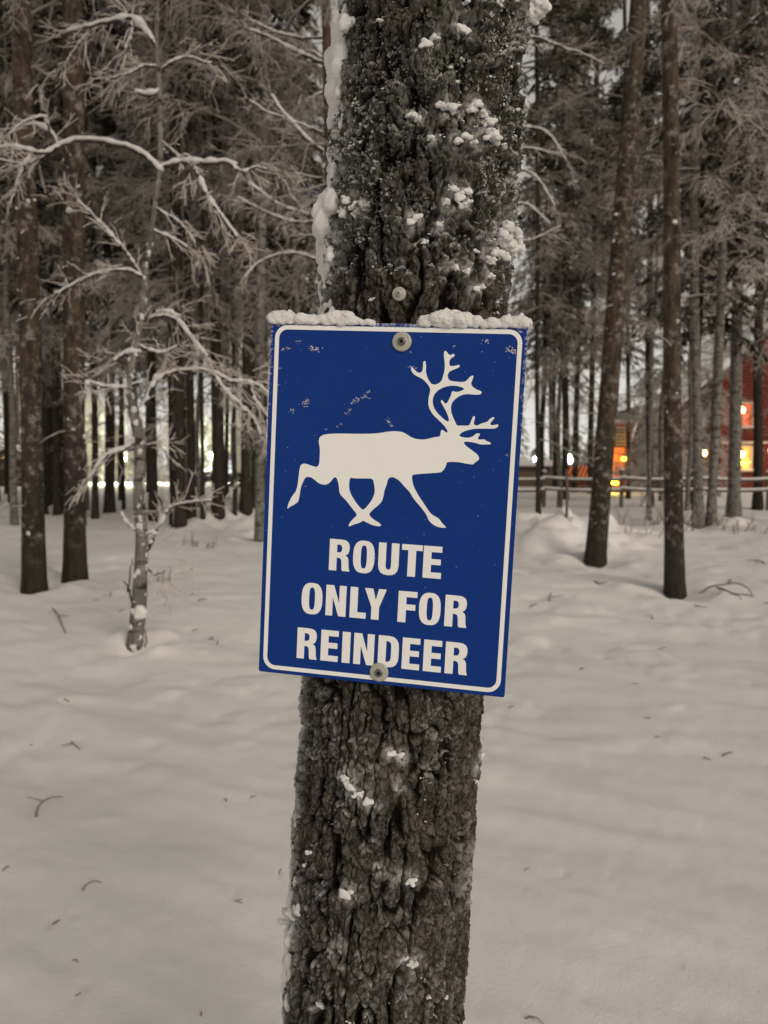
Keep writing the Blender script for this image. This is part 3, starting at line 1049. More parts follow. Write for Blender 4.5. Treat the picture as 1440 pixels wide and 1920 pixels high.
def glyph(ch):
    if ch == 'O':
        def se(rx, ry, n, k=40):
            return [(.5 + rx * math.copysign(abs(math.cos(t)) ** (2 / n), math.cos(t)), .5 + ry * math.copysign(abs(math.sin(t)) ** (2 / n), math.sin(t)))
                    for t in [2 * math.pi * i / k for i in range(k)]]
        return [se(.5, .515, 2.7), se(.142, .365, 3.0)[::-1]]
    G = {
        'I': [[(0, 0), (1, 0), (1, 1), (0, 1)]],
        'L': [[(0, 0), (1, 0), (1, .19), (.47, .19), (.47, 1), (0, 1)]],
        'T': [[(.31, 0), (.69, 0), (.69, .82), (1, .82), (1, 1), (0, 1), (0, .82), (.31, .82)]],
        'E': [[(0, 0), (1, 0), (1, .185), (.43, .185), (.43, .42), (.95, .42), (.95, .60), (.43, .60), (.43, .815), (1, .815), (1, 1), (0, 1)]],
        'F': [[(0, 0), (.43, 0), (.43, .40), (.92, .40), (.92, .585), (.43, .585), (.43, .815), (1, .815), (1, 1), (0, 1)]],
        'N': [[(0, 0), (.34, 0), (.34, .60), (.64, 0), (1, 0), (1, 1), (.66, 1), (.66, .42), (.38, 1), (0, 1)]],
        'Y': [[(.34, 0), (.70, 0), (.70, .40), (1.02, 1), (.66, 1), (.53, .64), (.39, 1), (0, 1), (.34, .40)]],
        'U': [[(0, 1), (0, .30), (.04, .15), (.14, .05), (.30, 0), (.5, -.015), (.70, 0), (.86, .05), (.96, .15), (1, .30), (1, 1), (.63, 1), (.63, .27), (.60, .19),
               (.5, .155), (.40, .19), (.37, .27), (.37, 1)]],
        'D': [[(0, 0), (.5, 0), (.72, .02), (.88, .09), (.97, .20), (1, .34), (1, .66), (.97, .80), (.88, .91), (.72, .98), (.5, 1), (0, 1)],
              [(.38, .17), (.38, .83), (.5, .825), (.59, .79), (.63, .70), (.63, .30), (.59, .21), (.5, .175)]],
        'R': [[(0, 0), (.37, 0), (.37, .415), (.48, .415), (.565, .385), (.60, .31), (.615, .16), (.625, .05), (.66, 0), (1.02, 0), (1.0, .03), (.965, .12), (.955, .26),
               (.94, .38), (.89, .455), (.79, .50), (.91, .555), (.965, .64), (.98, .74), (.965, .85), (.90, .93), (.76, .985), (.54, 1), (0, 1)],
              [(.37, .585), (.37, .835), (.48, .835), (.565, .815), (.61, .77), (.62, .71), (.605, .645), (.56, .60), (.47, .585)]],
    }
    return G[ch]
lines = [(-.0413, -.0787, [('R', -66.0, -41.2), ('O', -37.1, -11.4), ('U', -6.8, 17.5), ('T', 20.6, 45.0), ('E', 46.2, 67.6)]),
         (-.0964, -.1332, [('O', -97.8, -72.2), ('N', -67.8, -43.1), ('L', -38.3, -18.7), ('Y', -21.0, 4.6), ('F', 19.4, 41.6), ('O', 44.2, 69.4), ('R', 74.4, 99.8)]),
         (-.1511, -.1886, [('R', -101.2, -76.6), ('E', -71.6, -50.2), ('I', -45.4, -35.6), ('N', -31.2, -6.5), ('D', -1.7, 23.0), ('E', 27.1, 48.0), ('E', 52.4, 73.6), ('R', 77.9, 103.7)])]
for top, bot, row in lines:
    for ch, x0, x1 in row:
        hgt = top - bot
        lp = [[((x0 + (x1 - x0) * p[0]) / 1000, bot + hgt * p[1]) for p in l] for l in glyph(ch)]
        link('letter', plate_mesh('letter', lp, .0001, .0004, M_WHITE), sign)
for (x, y) in ((.0083, .1899), (.0009, -.1955)):
    screw_parts(sign, (x, y, .0006))

# rime flecks frozen onto the face
mb = MB()
fleck = [(592, 655, 6), (586, 652, 4), (540, 652, 3), (575, 752, 4), (572, 757, 5), (548, 770, 4), (560, 640, 3), (728, 790, 4), (733, 798, 3), (955, 656, 6), (962, 660, 4),
         (912, 640, 4), (530, 655, 3), (662, 752, 4), (672, 748, 4), (685, 744, 4), (655, 768, 3), (650, 775, 3), (640, 795, 2), (632, 800, 2), (690, 735, 3),
         (950, 853, 2), (612, 805, 2), (780, 690, 2), (770, 660, 2), (850, 650, 2), (770, 688, 3), (525, 690, 2), (522, 720, 2)]
for px, py, r in fleck:
    x, y = s_px(px, py)
    for k in range(16):
        rr = r * .00010 * (.4 + rng.random())
        mb.ball((x + rng.normal() * r * .00055, y + rng.normal() * r * .00032, .0002), rr, 0, (1.5, 1, .5), .5)
for k in range(150):
    x = (rng.random() * 2 - 1) * .147
    y = -.2 + .41 * math.sqrt(rng.random())
    mb.ball((x, y, .0001), .00014 + .00028 * rng.random() ** 2, 0, (1.3, 1, .6), .5)
tag(link('rime_flecks', mb.mesh('rime_flecks', M_SNOW), sign), kind='stuff')

# snow lying along the top edge, two drifts parted by the trunk
def cap(x0, x1, hfun):
    mb = MB()
    x = x0
    while x < x1:
        h = hfun(x)
        for k in range(3):
            r = h * (.42 + .30 * rng.random())
            mb.ball((x + .004 * (rng.random() - .5), .2095 + r * .55 + .004 * rng.random(), -.004 - .010 * k + .004 * rng.random()), r, 2, (1.25, 1, 1), .28)
        if rng.random() < .8:      # crust hanging a little over the front
            mb.ball((x, .2085 + .003 * rng.random(), .0012), .0022 + .0018 * rng.random(), 1, (1.4, 1, .9), .3)
        for k in range(1):     # loose crumbs
            mb.ball((x + .004 * (rng.random() - .5), .2105 + h * (.5 + .75 * rng.random()), -.002 - .02 * rng.random()), .0012 + .0016 * rng.random(), 1, (1, 1, 1), .5)
        x += .0032
    o = link('snow_cap', mb.mesh('snow_cap', M_SNOW), sign)
    remesh(o, .0010, 5, .5)
cap(-.1475, -.024, lambda x: .0115 * (.75 + .25 * math.sin(x * 90 + 1)) * (1 if x < -.055 else max(.28, (-.018 - x) / .05)))
cap(.030, .1475, lambda x: (.0062 + .0088 * math.exp(-((x - .062) / .022) ** 2) + .0050 * math.exp(-((x - .135) / .018) ** 2)) * 1.05)

# ================================================================== tree builders
def wobble(n, amp, s):
    t = np.linspace(0, 1, n)
    return amp * np.stack([vnoise(t * 5 + s, t * 0 + s, 101), vnoise(t * 5 + s, t * 0 + s + 9, 102)], -1)

def trunk_tube(mb, P0, P1, r0, r1, sides=14, rings=30, amp=.03, flare=.25, rough=.06):
    P0, P1 = np.array(P0, float), np.array(P1, float)
    t = np.linspace(0, 1, rings)
    L = np.linalg.norm(P1 - P0)
    p = P0 + (P1 - P0) * t[:, None]
    p[:, :2] += wobble(rings, amp, rnd.random() * 50) * np.minimum(1, t * 6)[:, None]
    r = r0 + (r1 - r0) * t + r0 * flare * np.exp(-np.maximum(0, t * L - .2) / .16)
    mb.tube(p, r, sides, 0, True, rough)
    return p, r

def limb(mb, p0, d, L, r, n=6, droop=-.2, wig=.12, frost=.3, sides=5):
    """one wandering branch; returns its points"""
    p = [np.array(p0, float)]
    d = np.array(d, float)
    d /= np.linalg.norm(d)
    for k in range(n):
        d = d + (rng.random(3) - .5) * wig * 2 + np.array([0, 0, droop / n])
        d /= np.linalg.norm(d)
        p.append(p[-1] + d * L / n)
    p = np.array(p)
    mb.tube(p, np.linspace(r, r * .35, n + 1), sides, frost, False)
    return p

def sprout(P0, D0, L0, n_child, lfac, spread, droop, r=None):
    """vectorised: n_child straight-ish twigs off each parent segment -> start, mid, end arrays"""
    n = len(P0)
    t = .25 + .75 * rng.random((n, n_child))
    S = P0[:, None] + D0[:, None] * (L0[:, None] * t)[..., None]
    d = D0[:, None] + spread * (rng.random((n, n_child, 3)) * 2 - 1) + np.array([0, 0, droop])
    d /= np.linalg.norm(d, axis=2)[..., None]
    L = L0[:, None] * lfac * (.5 + .8 * rng.random((n, n_child))) * (1.15 - .5 * t)
    return S.reshape(-1, 3), d.reshape(-1, 3), L.ravel()

def bend(mb, S, D, L, r0, r1, sag, frost, segs=3):
    """each twig as a bent chain of prisms"""
    P = S
    d = D.copy()
    n = len(S)
    rr = np.linspace(0, 1, segs + 1)
    for k in range(segs):
        Q = P + d * (L / segs)[:, None]
        mb.prisms(P, Q, r0 + (r1 - r0) * rr[k], r0 + (r1 - r0) * rr[k + 1], frost)
        P = Q
        d = d + (rng.random((n, 3)) - .5) * .55 + np.array([0, 0, sag])
        d /= np.linalg.norm(d, axis=1)[:, None]
    return P, d

def spruce_crown(H, z0, R, seed, n_tw=17, open_=0.0, snow=.66):
    """drooping boughs hung with small sprays, snow lying on top of each"""
    global rng
    keep, rng = rng, np.random.default_rng(seed)
    mb = MB()
    z = z0
    while z < H - .3:
        f = (H - z) / (H - z0)
        for k in range(5):
            if rng.random() < open_:
                continue
            a = rng.random() * 2 * math.pi
            L = (R * (f ** .75) * (.75 + .45 * rng.random()) + .25) * (.55 + .45 * min(1, (z - z0 + .8) / 2.5))
            t = np.linspace(0, 1, 7)
            out = np.array([math.cos(a), math.sin(a), 0])
            side = np.array([-out[1], out[0], 0])
            bend_ = .25 * (rng.random() - .5)
            path = out * (L * t)[:, None] + side * (bend_ * L * t ** 2)[:, None] + np.array([0, 0, 1.]) * (z + L * (.16 * t - (.50 + .25 * rng.random()) * t ** 2))[:, None]
            mb.tube(path, np.linspace(.018 + .008 * L, .006, 7), 3, .25, False)
            n = int(n_tw * (.5 + L / 1.6))
            tt = .12 + .88 * rng.random(n) ** .8
            P = np.stack([np.interp(tt, t, path[:, i]) for i in range(3)], -1)
            sgn = np.where(rng.random(n) < .5, -1, 1)[:, None]
            D = out * .55 + side * sgn * (.6 + .5 * rng.random((n, 1))) + np.array([0, 0, -1.]) * (.15 + .75 * rng.random((n, 1))) + .3 * (rng.random((n, 3)) - .5)
            ln = (.16 + .26 * rng.random(n)) * (1.15 - .5 * tt) * (.7 + .3 * min(L, 1.6))
            Nn = np.cross(D, [0, 0, 1.]) + .5 * (rng.random((n, 3)) - .5)
            mb.blades(P, D, Nn, ln, .030 + .035 * rng.random(n), .05 + .25 * rng.random(n))
            m = rng.random(n) < snow
            mb.blades(P[m] + np.array([0, 0, .022]), D[m] + np.array([0, 0, .10]), Nn[m], ln[m] * (.6 + .35 * rng.random(m.sum())), .022 + .03 * rng.random(m.sum()), .65 + .4 * rng.random(m.sum()))
        z += .20 + .16 * rng.random()
    me = mb.mesh('spruce_crown', M_NEEDLE)
    rng = keep
    return me

def pine_crown(H, z0, R, seed, dead_from=2.2, n_dead=26, live=True):
    """dead snowy branches below, loose needle clouds above"""
    global rng
    keep, rng = rng, np.random.default_rng(seed)
    mb = MB()
    # dead, rimed branches
    S, D, L = [], [], []
    for k in range(n_dead):
        z = dead_from + (z0 - dead_from) * rng.random() ** .8
        a = rng.random() * 2 * math.pi
        l = .5 + 1.1 * rng.random()
        p = limb(mb, (0, 0, z), (math.cos(a), math.sin(a), .15 - .5 * rng.random()), l, .012 + .008 * rng.random(), 5, -.5, .16, .45, 4)
        for q0, q1 in zip(p[1:-1], p[2:]):
            S.append(q0)
            D.append((q1 - q0) / np.linalg.norm(q1 - q0))
            L.append(l * .35)
    S, D, L = np.array(S), np.array(D), np.array(L)
    a_, b_, c_ = sprout(S, D, L, 3, 1.1, .9, -.15)
    bend(mb, a_, b_, c_, .008, .004, -.15, .36, 3)
    a2, b2, c2 = sprout(a_, b_, c_, 3, .6, .9, -.1)
    bend(mb, a2, b2, c2, .006, .0035, -.1, .48, 2)
    if live:
        nb = int((H - z0) * 5)
        for k in range(nb):
            z = z0 + (H - z0) * rng.random()
            f = 1 - .6 * (z - z0) / (H - z0)
            a = rng.random() * 2 * math.pi
            l = R * f * (.5 + .7 * rng.random())
            p = limb(mb, (0, 0, z), (math.cos(a), math.sin(a), .25 - .35 * rng.random()), l, .03, 5, -.1, .14, .3, 4)
            for j in range(2, 6):
                for _ in range(3):
                    c = p[j] + (rng.random(3) - .5) * np.array([.7, .7, .35])
                    n = 16
                    d = rng.normal(size=(n, 3)) * np.array([1, 1, .6]) + np.array([0, 0, .1])
                    mb.blades(np.tile(c, (n, 1)) + .08 * rng.normal(size=(n, 3)), d, rng.normal(size=(n, 3)), .16 + .16 * rng.random(n), .022 + .03 * rng.random(n), .05 + .3 * rng.random(n))
                    m = 9
                    d = rng.normal(size=(m, 3)) * np.array([1, 1, .25])
                    mb.blades(np.tile(c + [0, 0, .06], (m, 1)) + .08 * rng.normal(size=(m, 3)), d, np.cross(d, [0, 0, 1.]), .12 + .14 * rng.random(m), .03 + .03 * rng.random(m), .6 + .4 * rng.random(m))
    me = mb.mesh('pine_crown', M_NEEDLE if live else M_TWIG)
    rng = keep
    return me

def birch_crown(H, z0, seed, nb=34, reach=1.7, frost=.62, droop=-.25):
    """a cloud of rimed twigs arching out and down"""
    global rng
    keep, rng = rng, np.random.default_rng(seed)
    mb = MB()
    S, D, L = [], [], []
    for k in range(nb):
        z = z0 + (H - z0) * (k + rng.random()) / nb
        f = 1 - .7 * (z - z0) / (H - z0)
        a = rng.random() * 2 * math.pi
        l = reach * f * (.6 + .6 * rng.random()) + .2
        p = limb(mb, (0, 0, z), (math.cos(a), math.sin(a), .75 - .4 * rng.random()), l, .012 + .010 * f, 7, droop * 3.4, .16, .45, 4)
        for q0, q1 in zip(p[1:-1], p[2:]):
            S.append(q0)
            D.append((q1 - q0) / np.linalg.norm(q1 - q0))
            L.append(.30 * l + .12)
    S, D, L = np.array(S), np.array(D), np.array(L)
    a_, b_, c_ = sprout(S, D, L, 3, 1.15, .75, droop)
    bend(mb, a_, b_, c_, .0085, .005, droop, frost, 4)
    a2, b2, c2 = sprout(a_, b_, c_, 4, .62, .95, droop)
    bend(mb, a2, b2, c2, .0065, .0038, droop, frost + .12, 3)
    me = mb.mesh('birch_crown', M_TWIG)
    rng = keep
    return me

SPRUCE = [spruce_crown(19, 6.2, 2.3, 301, open_=.06), spruce_crown(17, 5.4, 2.0, 302, open_=.2), spruce_crown(22, 7.4, 2.6, 303, open_=.14), spruce_crown(9, .8, 1.5, 304, snow=.75)]
PINE_NEAR = [pine_crown(17, 9.5, 2.4, 317, 5.0, 9), pine_crown(17, 9.0, 2.4, 318, 4.6, 11), pine_crown(17, 10, 2.4, 319, 5.5, 10)]
PINE_BARE = [pine_crown(17, 15, 2.0, 315, 3.4, 60, False), pine_crown(17, 15, 2.0, 316, 4.2, 54, False)]
PINE_DEAD = [pine_crown(14, 9.0, 2.2, 311), pine_crown(15, 8.0, 2.4, 312, 3.0), pine_crown(17, 10, 2.6, 313, 1.8, 34)]
BIRCH_HIGH = [birch_crown(13, 5.6, 331, 38, 2.0), birch_crown(12, 5.0, 332, 34, 1.9)]
BIRCH = [birch_crown(10, 2.6, 321), birch_crown(8, 1.5, 322, 30, 1.5), birch_crown(12, 3.4, 323, 40, 2.0)]

def put_tree(name, label, me_trunk, me_crown, loc, rz=0, sc=1.0, group=None, cat='tree', lean=None):
    t = thing(name, label, cat, loc, 0, group)
    if me_trunk is not None:
        link('trunk', me_trunk, t)
    if me_crown is not None:
        c_ = link('crown', me_crown, t)
        c_.rotation_euler = (0, 0, rz)
        c_.scale = (sc, sc, sc)
        if lean is not None:
            # follow the leaning stem
            c_.rotation_euler = (lean[1], lean[0], rz)
    return t

def px_trunk(px, py, w, px_top, w_top, H=14.0, mat=None, sides=16, rings=40, amp=.02, flare=.18):
    """stem standing where the photograph shows it: foot pixel, width, and where it leaves the top edge"""
    B = hit(px, py)
    dist = B.y
    T = at(px_top, 0, dist)
    dirv = (T - B)
    L = dirv.length
    r0 = w / F_PX * dist / 2
    r1 = w_top / F_PX * dist / 2
    k = H / L
    e = dirv * k
    r_end = max(.02, r0 + (r1 - r0) * k)
    mb = MB()
    trunk_tube(mb, (0, 0, -.25), tuple(e), r0, r_end, sides, rings, amp, flare)
    me = mb.mesh('trunk', mat or M_PINE)
    return me, B, dirv.normalized()

def rime_lumps(parent, B, d, r0, zs, side, n=40, name='rime_patches'):
    """little pads of rime stuck to a stem"""
    mb = MB()
    for k in range(n):
        z = zs[0] + (zs[1] - zs[0]) * rng.random()
        a = side + (rng.random() - .5) * 2.6
        r = r0 * (1.0 - .02 * z)
        s = .005 + .015 * rng.random() ** 3
        for _ in range(3):
            a2 = a + (rng.random() - .5) * .25
            c = np.array(d) * (z + .03 * (rng.random() - .5)) + np.array([math.sin(a2) * r, -math.cos(a2) * r, 0])
            mb.ball(c, s * (.5 + .7 * rng.random()), 1, (1.5, .5, .6 + rng.random()), .7)
    tag(link(name, mb.mesh(name, M_BSNOW), parent), kind='stuff')

link('crown', PINE_NEAR[0], pine).scale = (.8, .8, .8)

# ------------------------------------------------------------------ the four nearer pines
for (px, py, w, pt, wt, lab, crown, rz) in [
        (65, 1112, 42, 38, 33, 'stout brown pine rooted nearest the crooked birch, its foot black against the snow', 0, .4),
        (140, 1080, 39, 137, 35, 'straight brown pine just behind the stout one, dark foot sunk in snow', 1, 2.2),
        (1114, 1056, 37, 1197, 33, 'leaning rimed pine growing out of the lumpy snow mound', 2, 1.0),
        (1267, 1116, 36, 1253, 27, 'upright dark pine with black foot beside the arched fallen twigs', 1, 4.0)]:
    me, B, d = px_trunk(px, py, w, pt, wt, 16, flare=.40)
    lean = (math.atan2(d.x, d.z), 0)
    t = put_tree('pine_tree', lab, me, PINE_NEAR[crown], B, rz, 1.0, None, 'tree', lean)
    r0 = w / F_PX * B.y / 2
    rime_lumps(t, B, d, r0, (.5, 5), .3, 16)
    # broken stubs on the lower stem, each with its cap of rime
    for k in range(6):
        z = .8 + 5.2 * rng.random()
        a = rng.random() * 2 * math.pi
        mb = MB()
        p0 = np.array(d) * z + np.array([math.sin(a), -math.cos(a), 0]) * r0 * .8
        limb(mb, p0, (math.sin(a), -math.cos(a), .1), .12 + .35 * rng.random(), .012, 4, -.3, .2, .5, 5)
        link('stub', mb.mesh('stub', M_TWIG), t)

# ------------------------------------------------------------------ the crooked young birch
def snowy_branch(parent, px_path, depth, r_px, snow_px, origin, mat=M_DBARK, dd=None, name='branch', twigs=True):
    """branch through photograph pixels with its load of snow; r_px/snow_px are thicknesses in photograph pixels"""
    k = depth / F_PX
    dd = dd if dd is not None else [0] * len(px_path)
    pts = [at(x, y, depth + z) - origin for (x, y), z in zip(px_path, dd)]
    P = np.array([tuple(p) for p in pts])
    # smooth it
    n = (len(P) - 1) * 5 + 1
    s = np.linspace(0, len(P) - 1, n)
    Q = np.stack([np.interp(s, range(len(P)), P[:, i]) for i in range(3)], -1)
    for _ in range(3):
        Q[1:-1] = .25 * Q[:-2] + .5 * Q[1:-1] + .25 * Q[2:]
    Q += (rng.random(Q.shape) - .5) * .010
    mb = MB()
    mb.tube(Q, np.linspace(r_px * k / 2, r_px * k * .22, n), 7, .2, True, .2)
    br = link(name, mb.mesh(name, mat), parent)
    if snow_px:
        mb = MB()
        sr = snow_px * k / 2
        seg = np.linalg.norm(np.diff(Q, axis=0), axis=1).sum()
        m = max(6, int(seg / (sr * .55)))
        ss = np.linspace(0, n - 1, m)
        for i, s_ in enumerate(ss):
            c = np.array([np.interp(s_, range(n), Q[:, j]) for j in range(3)])
            f = (.55 + .45 * math.sin(math.pi * min(1, (i + .8) / m * 1.3))) * (.75 + .5 * float(vnoise(i * .35, depth * 7 + px_path[0][0], 201)))
            mb.ball(c + np.array([0, 0, sr * .62]), sr * max(.55, f), 1, (1.3, 1.3, .95), .2)
        sn = link('snow_load', mb.mesh('snow_load', M_BSNOW), br)
        remesh(sn, max(.006, sr * .3), 2)
    if twigs:
        mb = MB()
        S, D = Q[:-1], np.diff(Q, axis=0)
        Ln = np.linalg.norm(D, axis=1)
        D = D / (Ln[:, None] + 1e-9)
        a_, b_, c_ = sprout(S, D, np.full(len(S), .22), 1, 1.0, .9, -.1)
        bend(mb, a_, b_, c_, .0055, .003, -.05, .7, 3)
        a2, b2, c2 = sprout(a_, b_, c_, 2, .6, .9, -.1)
        bend(mb, a2, b2, c2, .004, .0025, -.05, .8, 2)
        tw = link('twigs', mb.mesh('twigs', M_TWIG), br)
        tag(tw, kind='stuff')
    return br

B = hit(257, 1212)
DB = B.y
birch = thing('birch_tree', 'crooked slender young birch with snow-laden branches and a knob of snow at its foot', 'tree', B)
stem_px = [(250, 1225, 30), (256, 1180, 30), (262, 1120, 27), (264, 1060, 25), (267, 1000, 22), (258, 930, 21), (264, 865, 20), (258, 800, 21), (250, 768, 20), (243, 738, 13),
           (242, 705, 12), (254, 655, 11), (267, 590, 10), (270, 520, 9), (284, 440, 9), (292, 370, 9), (302, 310, 10), (300, 220, 9), (298, 140, 9), (291, 80, 8), (300, -60, 7), (306, -240, 6), (300, -420, 4)]
mb = MB()
kk = DB / F_PX
P = np.array([tuple(at(x, y, DB) - B) for x, y, w in stem_px])
W = np.array([w for _, _, w in stem_px]) * kk / 2
n = len(P) * 3
s = np.linspace(0, len(P) - 1, n)
Q = np.stack([np.interp(s, range(len(P)), P[:, i]) for i in range(3)], -1)
for _ in range(2):
    Q[1:-1] = .25 * Q[:-2] + .5 * Q[1:-1] + .25 * Q[2:]
mb.tube(Q, np.interp(s, range(len(P)), W), 16, 0, True, .10)
link('trunk', mb.mesh('trunk', M_BIRCH), birch)
SB = lambda path, r, sn, dd=None, tw=True: snowy_branch(birch, path, DB, r, sn, B, dd=dd, twigs=tw)
SB([(300, 322), (280, 298), (250, 280), (215, 271), (170, 264), (135, 266), (108, 278)], 9, 17, tw=False)
SB([(112, 276), (80, 290), (45, 282), (20, 276), (-30, 285)], 6, 12, [0, -.1, -.2, -.2, -.3])
SB([(112, 276), (95, 245), (70, 232), (40, 240), (5, 262)], 5, 8, [0, .1, .2, .2, .3])
SB([(108, 278), (75, 300), (40, 310), (0, 300)], 5, 8, [0, .1, .3, .3])
SB([(60, 285), (40, 320), (30, 350)], 4, 7)
SB([(95, 260), (85, 215), (50, 225), (20, 250)], 4, 6, [0, -.1, -.2, -.3])
SB([(303, 316), (330, 305), (362, 305), (395, 307), (425, 305), (440, 312)], 9, 15, tw=False)
SB([(362, 303), (354, 292), (345, 290)], 6, 6, tw=False)
SB([(366, 318), (380, 345), (392, 375), (412, 400), (432, 425), (445, 445)], 7, 9)
SB([(435, 310), (455, 325), (478, 312), (500, 318)], 5, 7)
SB([(292, 85), (275, 60), (250, 32), (215, 40), (180, 48), (130, 60)], 8, 13)
SB([(250, 34), (246, 70), (235, 90)], 4, 7)
SB([(215, 42), (165, 60), (140, 95), (125, 115)], 4, 6, [0, .1, .2, .2])
SB([(297, 125), (270, 122), (240, 140), (200, 150)], 5, 7)
SB([(298, 175), (275, 180), (258, 175)], 7, 15, tw=False)
SB([(303, 130), (325, 115), (350, 105), (395, 120)], 5, 7)
SB([(296, 260), (330, 285), (345, 320)], 4, 5)
SB([(274, 760), (282, 730), (298, 708), (335, 696), (378, 694), (405, 702), (435, 718)], 10, 13)
SB([(400, 700), (425, 735), (455, 765), (480, 790), (488, 815)], 7, 9)
SB([(435, 716), (460, 715), (485, 722), (503, 738)], 6, 9)
SB([(470, 722), (480, 755), (505, 785)], 5, 7)
SB([(260, 720), (225, 728), (195, 726), (170, 718)], 7, 10)
SB([(252, 830), (232, 845), (205, 850), (185, 870), (168, 898)], 7, 11)
SB([(240, 845), (262, 838), (290, 832)], 5, 6)
SB([(240, 700), (245, 670), (252, 640), (262, 615)], 6, 7)
SB([(283, 597), (310, 592), (335, 600), (352, 625), (372, 650), (384, 668)], 7, 12)
SB([(335, 597), (318, 586), (296, 588)], 7, 13, tw=False)
SB([(268, 520), (240, 505), (205, 508), (170, 518), (130, 538), (105, 552)], 6, 9)
SB([(266, 520), (235, 470), (200, 430), (165, 395), (145, 375)], 6, 7)
SB([(285, 430), (330, 450), (350, 465)], 5, 8)
SB([(290, 390), (310, 400), (340, 420), (365, 455)], 5, 6)
SB([(262, 660), (235, 662), (215, 676)], 7, 12)
SB([(265, 650), (300, 665), (330, 650)], 5, 8)
SB([(268, 1045), (285, 1015), (298, 985), (308, 965), (322, 950), (350, 943), (395, 940)], 8, 9)
SB([(308, 965), (304, 945), (296, 930)], 6, 4, tw=False)
SB([(266, 1000), (248, 990), (232, 972), (228, 962)], 6, 8, tw=False)
SB([(268, 1005), (285, 1000), (297, 992)], 5, 9, tw=False)
SB([(253, 1165), (247, 1125), (240, 1100), (232, 1090)], 5, 3, tw=False)
SB([(240, 1110), (243, 1080), (248, 1050)], 4, 2, tw=False)
SB([(265, 1170), (276, 1190), (272, 1215)], 4, 3, tw=False)
SB([(275, 1065), (290, 1080), (310, 1070)], 4, 3)
mb = MB()
for k in range(80):                                   # rime pads up the birch stem, thickest on the lit side
    i = rng.random() ** 1.2 * n * .62
    c = np.array([np.interp(i, range(n), Q[:, j]) for j in range(3)])
    r = np.interp(i, range(n), np.interp(s, range(len(P)), W))
    a = .5 + 1.1 * rng.normal()
    sz_ = .005 + .012 * rng.random() ** 2
    for _ in range(3):
        a2 = a + .4 * (rng.random() - .5)
        mb.ball(c + np.array([math.sin(a2) * r, -math.cos(a2) * r, .03 * (rng.random() - .5)]), sz_ * (.5 + .7 * rng.random()), 1, (1.1, .6, .8 + .8 * rng.random()), .6)
tag(link('rime_patches', mb.mesh('rime_patches', M_BSNOW), birch), kind='stuff')
mb = MB()
for k in range(12):
    q = at(262 + 12 * (rng.random() - .5), 1150 + 20 * (rng.random() - .5), DB - .05) - B
    mb.ball(tuple(q), .020 + .02 * rng.random(), 2, (1, 1, .8), .2)
kn = link('snow_knob', mb.mesh('snow_knob', M_SNOW), birch)
remesh(kn, .008, 3)

# ------------------------------------------------------------------ slim pine whose snowy dead boughs show behind the near trunk
DP = 9.5
B = at(634, 1120, DP)
B.z = float(ground(B.x, B.y))
slim = thing('pine_tree', 'slim dark pine half hidden behind the sign-bearing trunk, with long snowy dead boughs', 'tree', B)
mb = MB()
T = at(613, 0, DP) - B
trunk_tube(mb, (0, 0, -.2), tuple(T * 1.9), .062, .045, 14, 34, .015)
link('trunk', mb.mesh('trunk', M_PINE), slim)
link('crown', PINE_DEAD[1], slim).scale = (.9, .9, 1.0)
SP = lambda path, r, sn, dd=None: snowy_branch(slim, path, DP, r, sn, B, dd=dd)
SP([(608, 72), (565, 72), (520, 62), (490, 48), (468, 38)], 5, 6)
SP([(608, 120), (580, 108), (545, 92), (505, 70), (470, 58)], 7, 9)
SP([(606, 112), (590, 98), (575, 95)], 4, 6)
SP([(606, 285), (575, 262), (548, 230), (525, 206), (510, 180)], 8, 10)
SP([(606, 250), (575, 238), (552, 228), (500, 212), (470, 190)], 6, 7)
SP([(606, 175), (590, 178)], 5, 5)
SP([(606, 415), (570, 400), (530, 390), (500, 370), (468, 345)], 7, 10)
SP([(596, 415), (560, 420), (520, 408), (480, 390), (448, 372)], 6, 8)
SP([(604, 492), (575, 480), (548, 474), (520, 478), (480, 495), (460, 520)], 6, 8)
SP([(606, 335), (580, 332), (560, 325)], 5, 5)
SP([(606, 445), (585, 442), (562, 442)], 5, 5)
SP([(640, 60), (1000, 65), (1040, 85), (1090, 100), (1130, 120)], 6, 6)
SP([(640, 250), (1000, 235), (1035, 255), (1060, 300)], 6, 7)
SP([(640, 300), (990, 275), (1020, 285), (1055, 290)], 5, 6)
SP([(640, 340), (985, 310), (1020, 350), (1040, 385)], 5, 6)
SP([(640, 400), (980, 375), (1010, 400), (1030, 420)], 5, 6)
SP([(640, 460), (985, 455), (1020, 440), (1050, 425)], 5, 5)

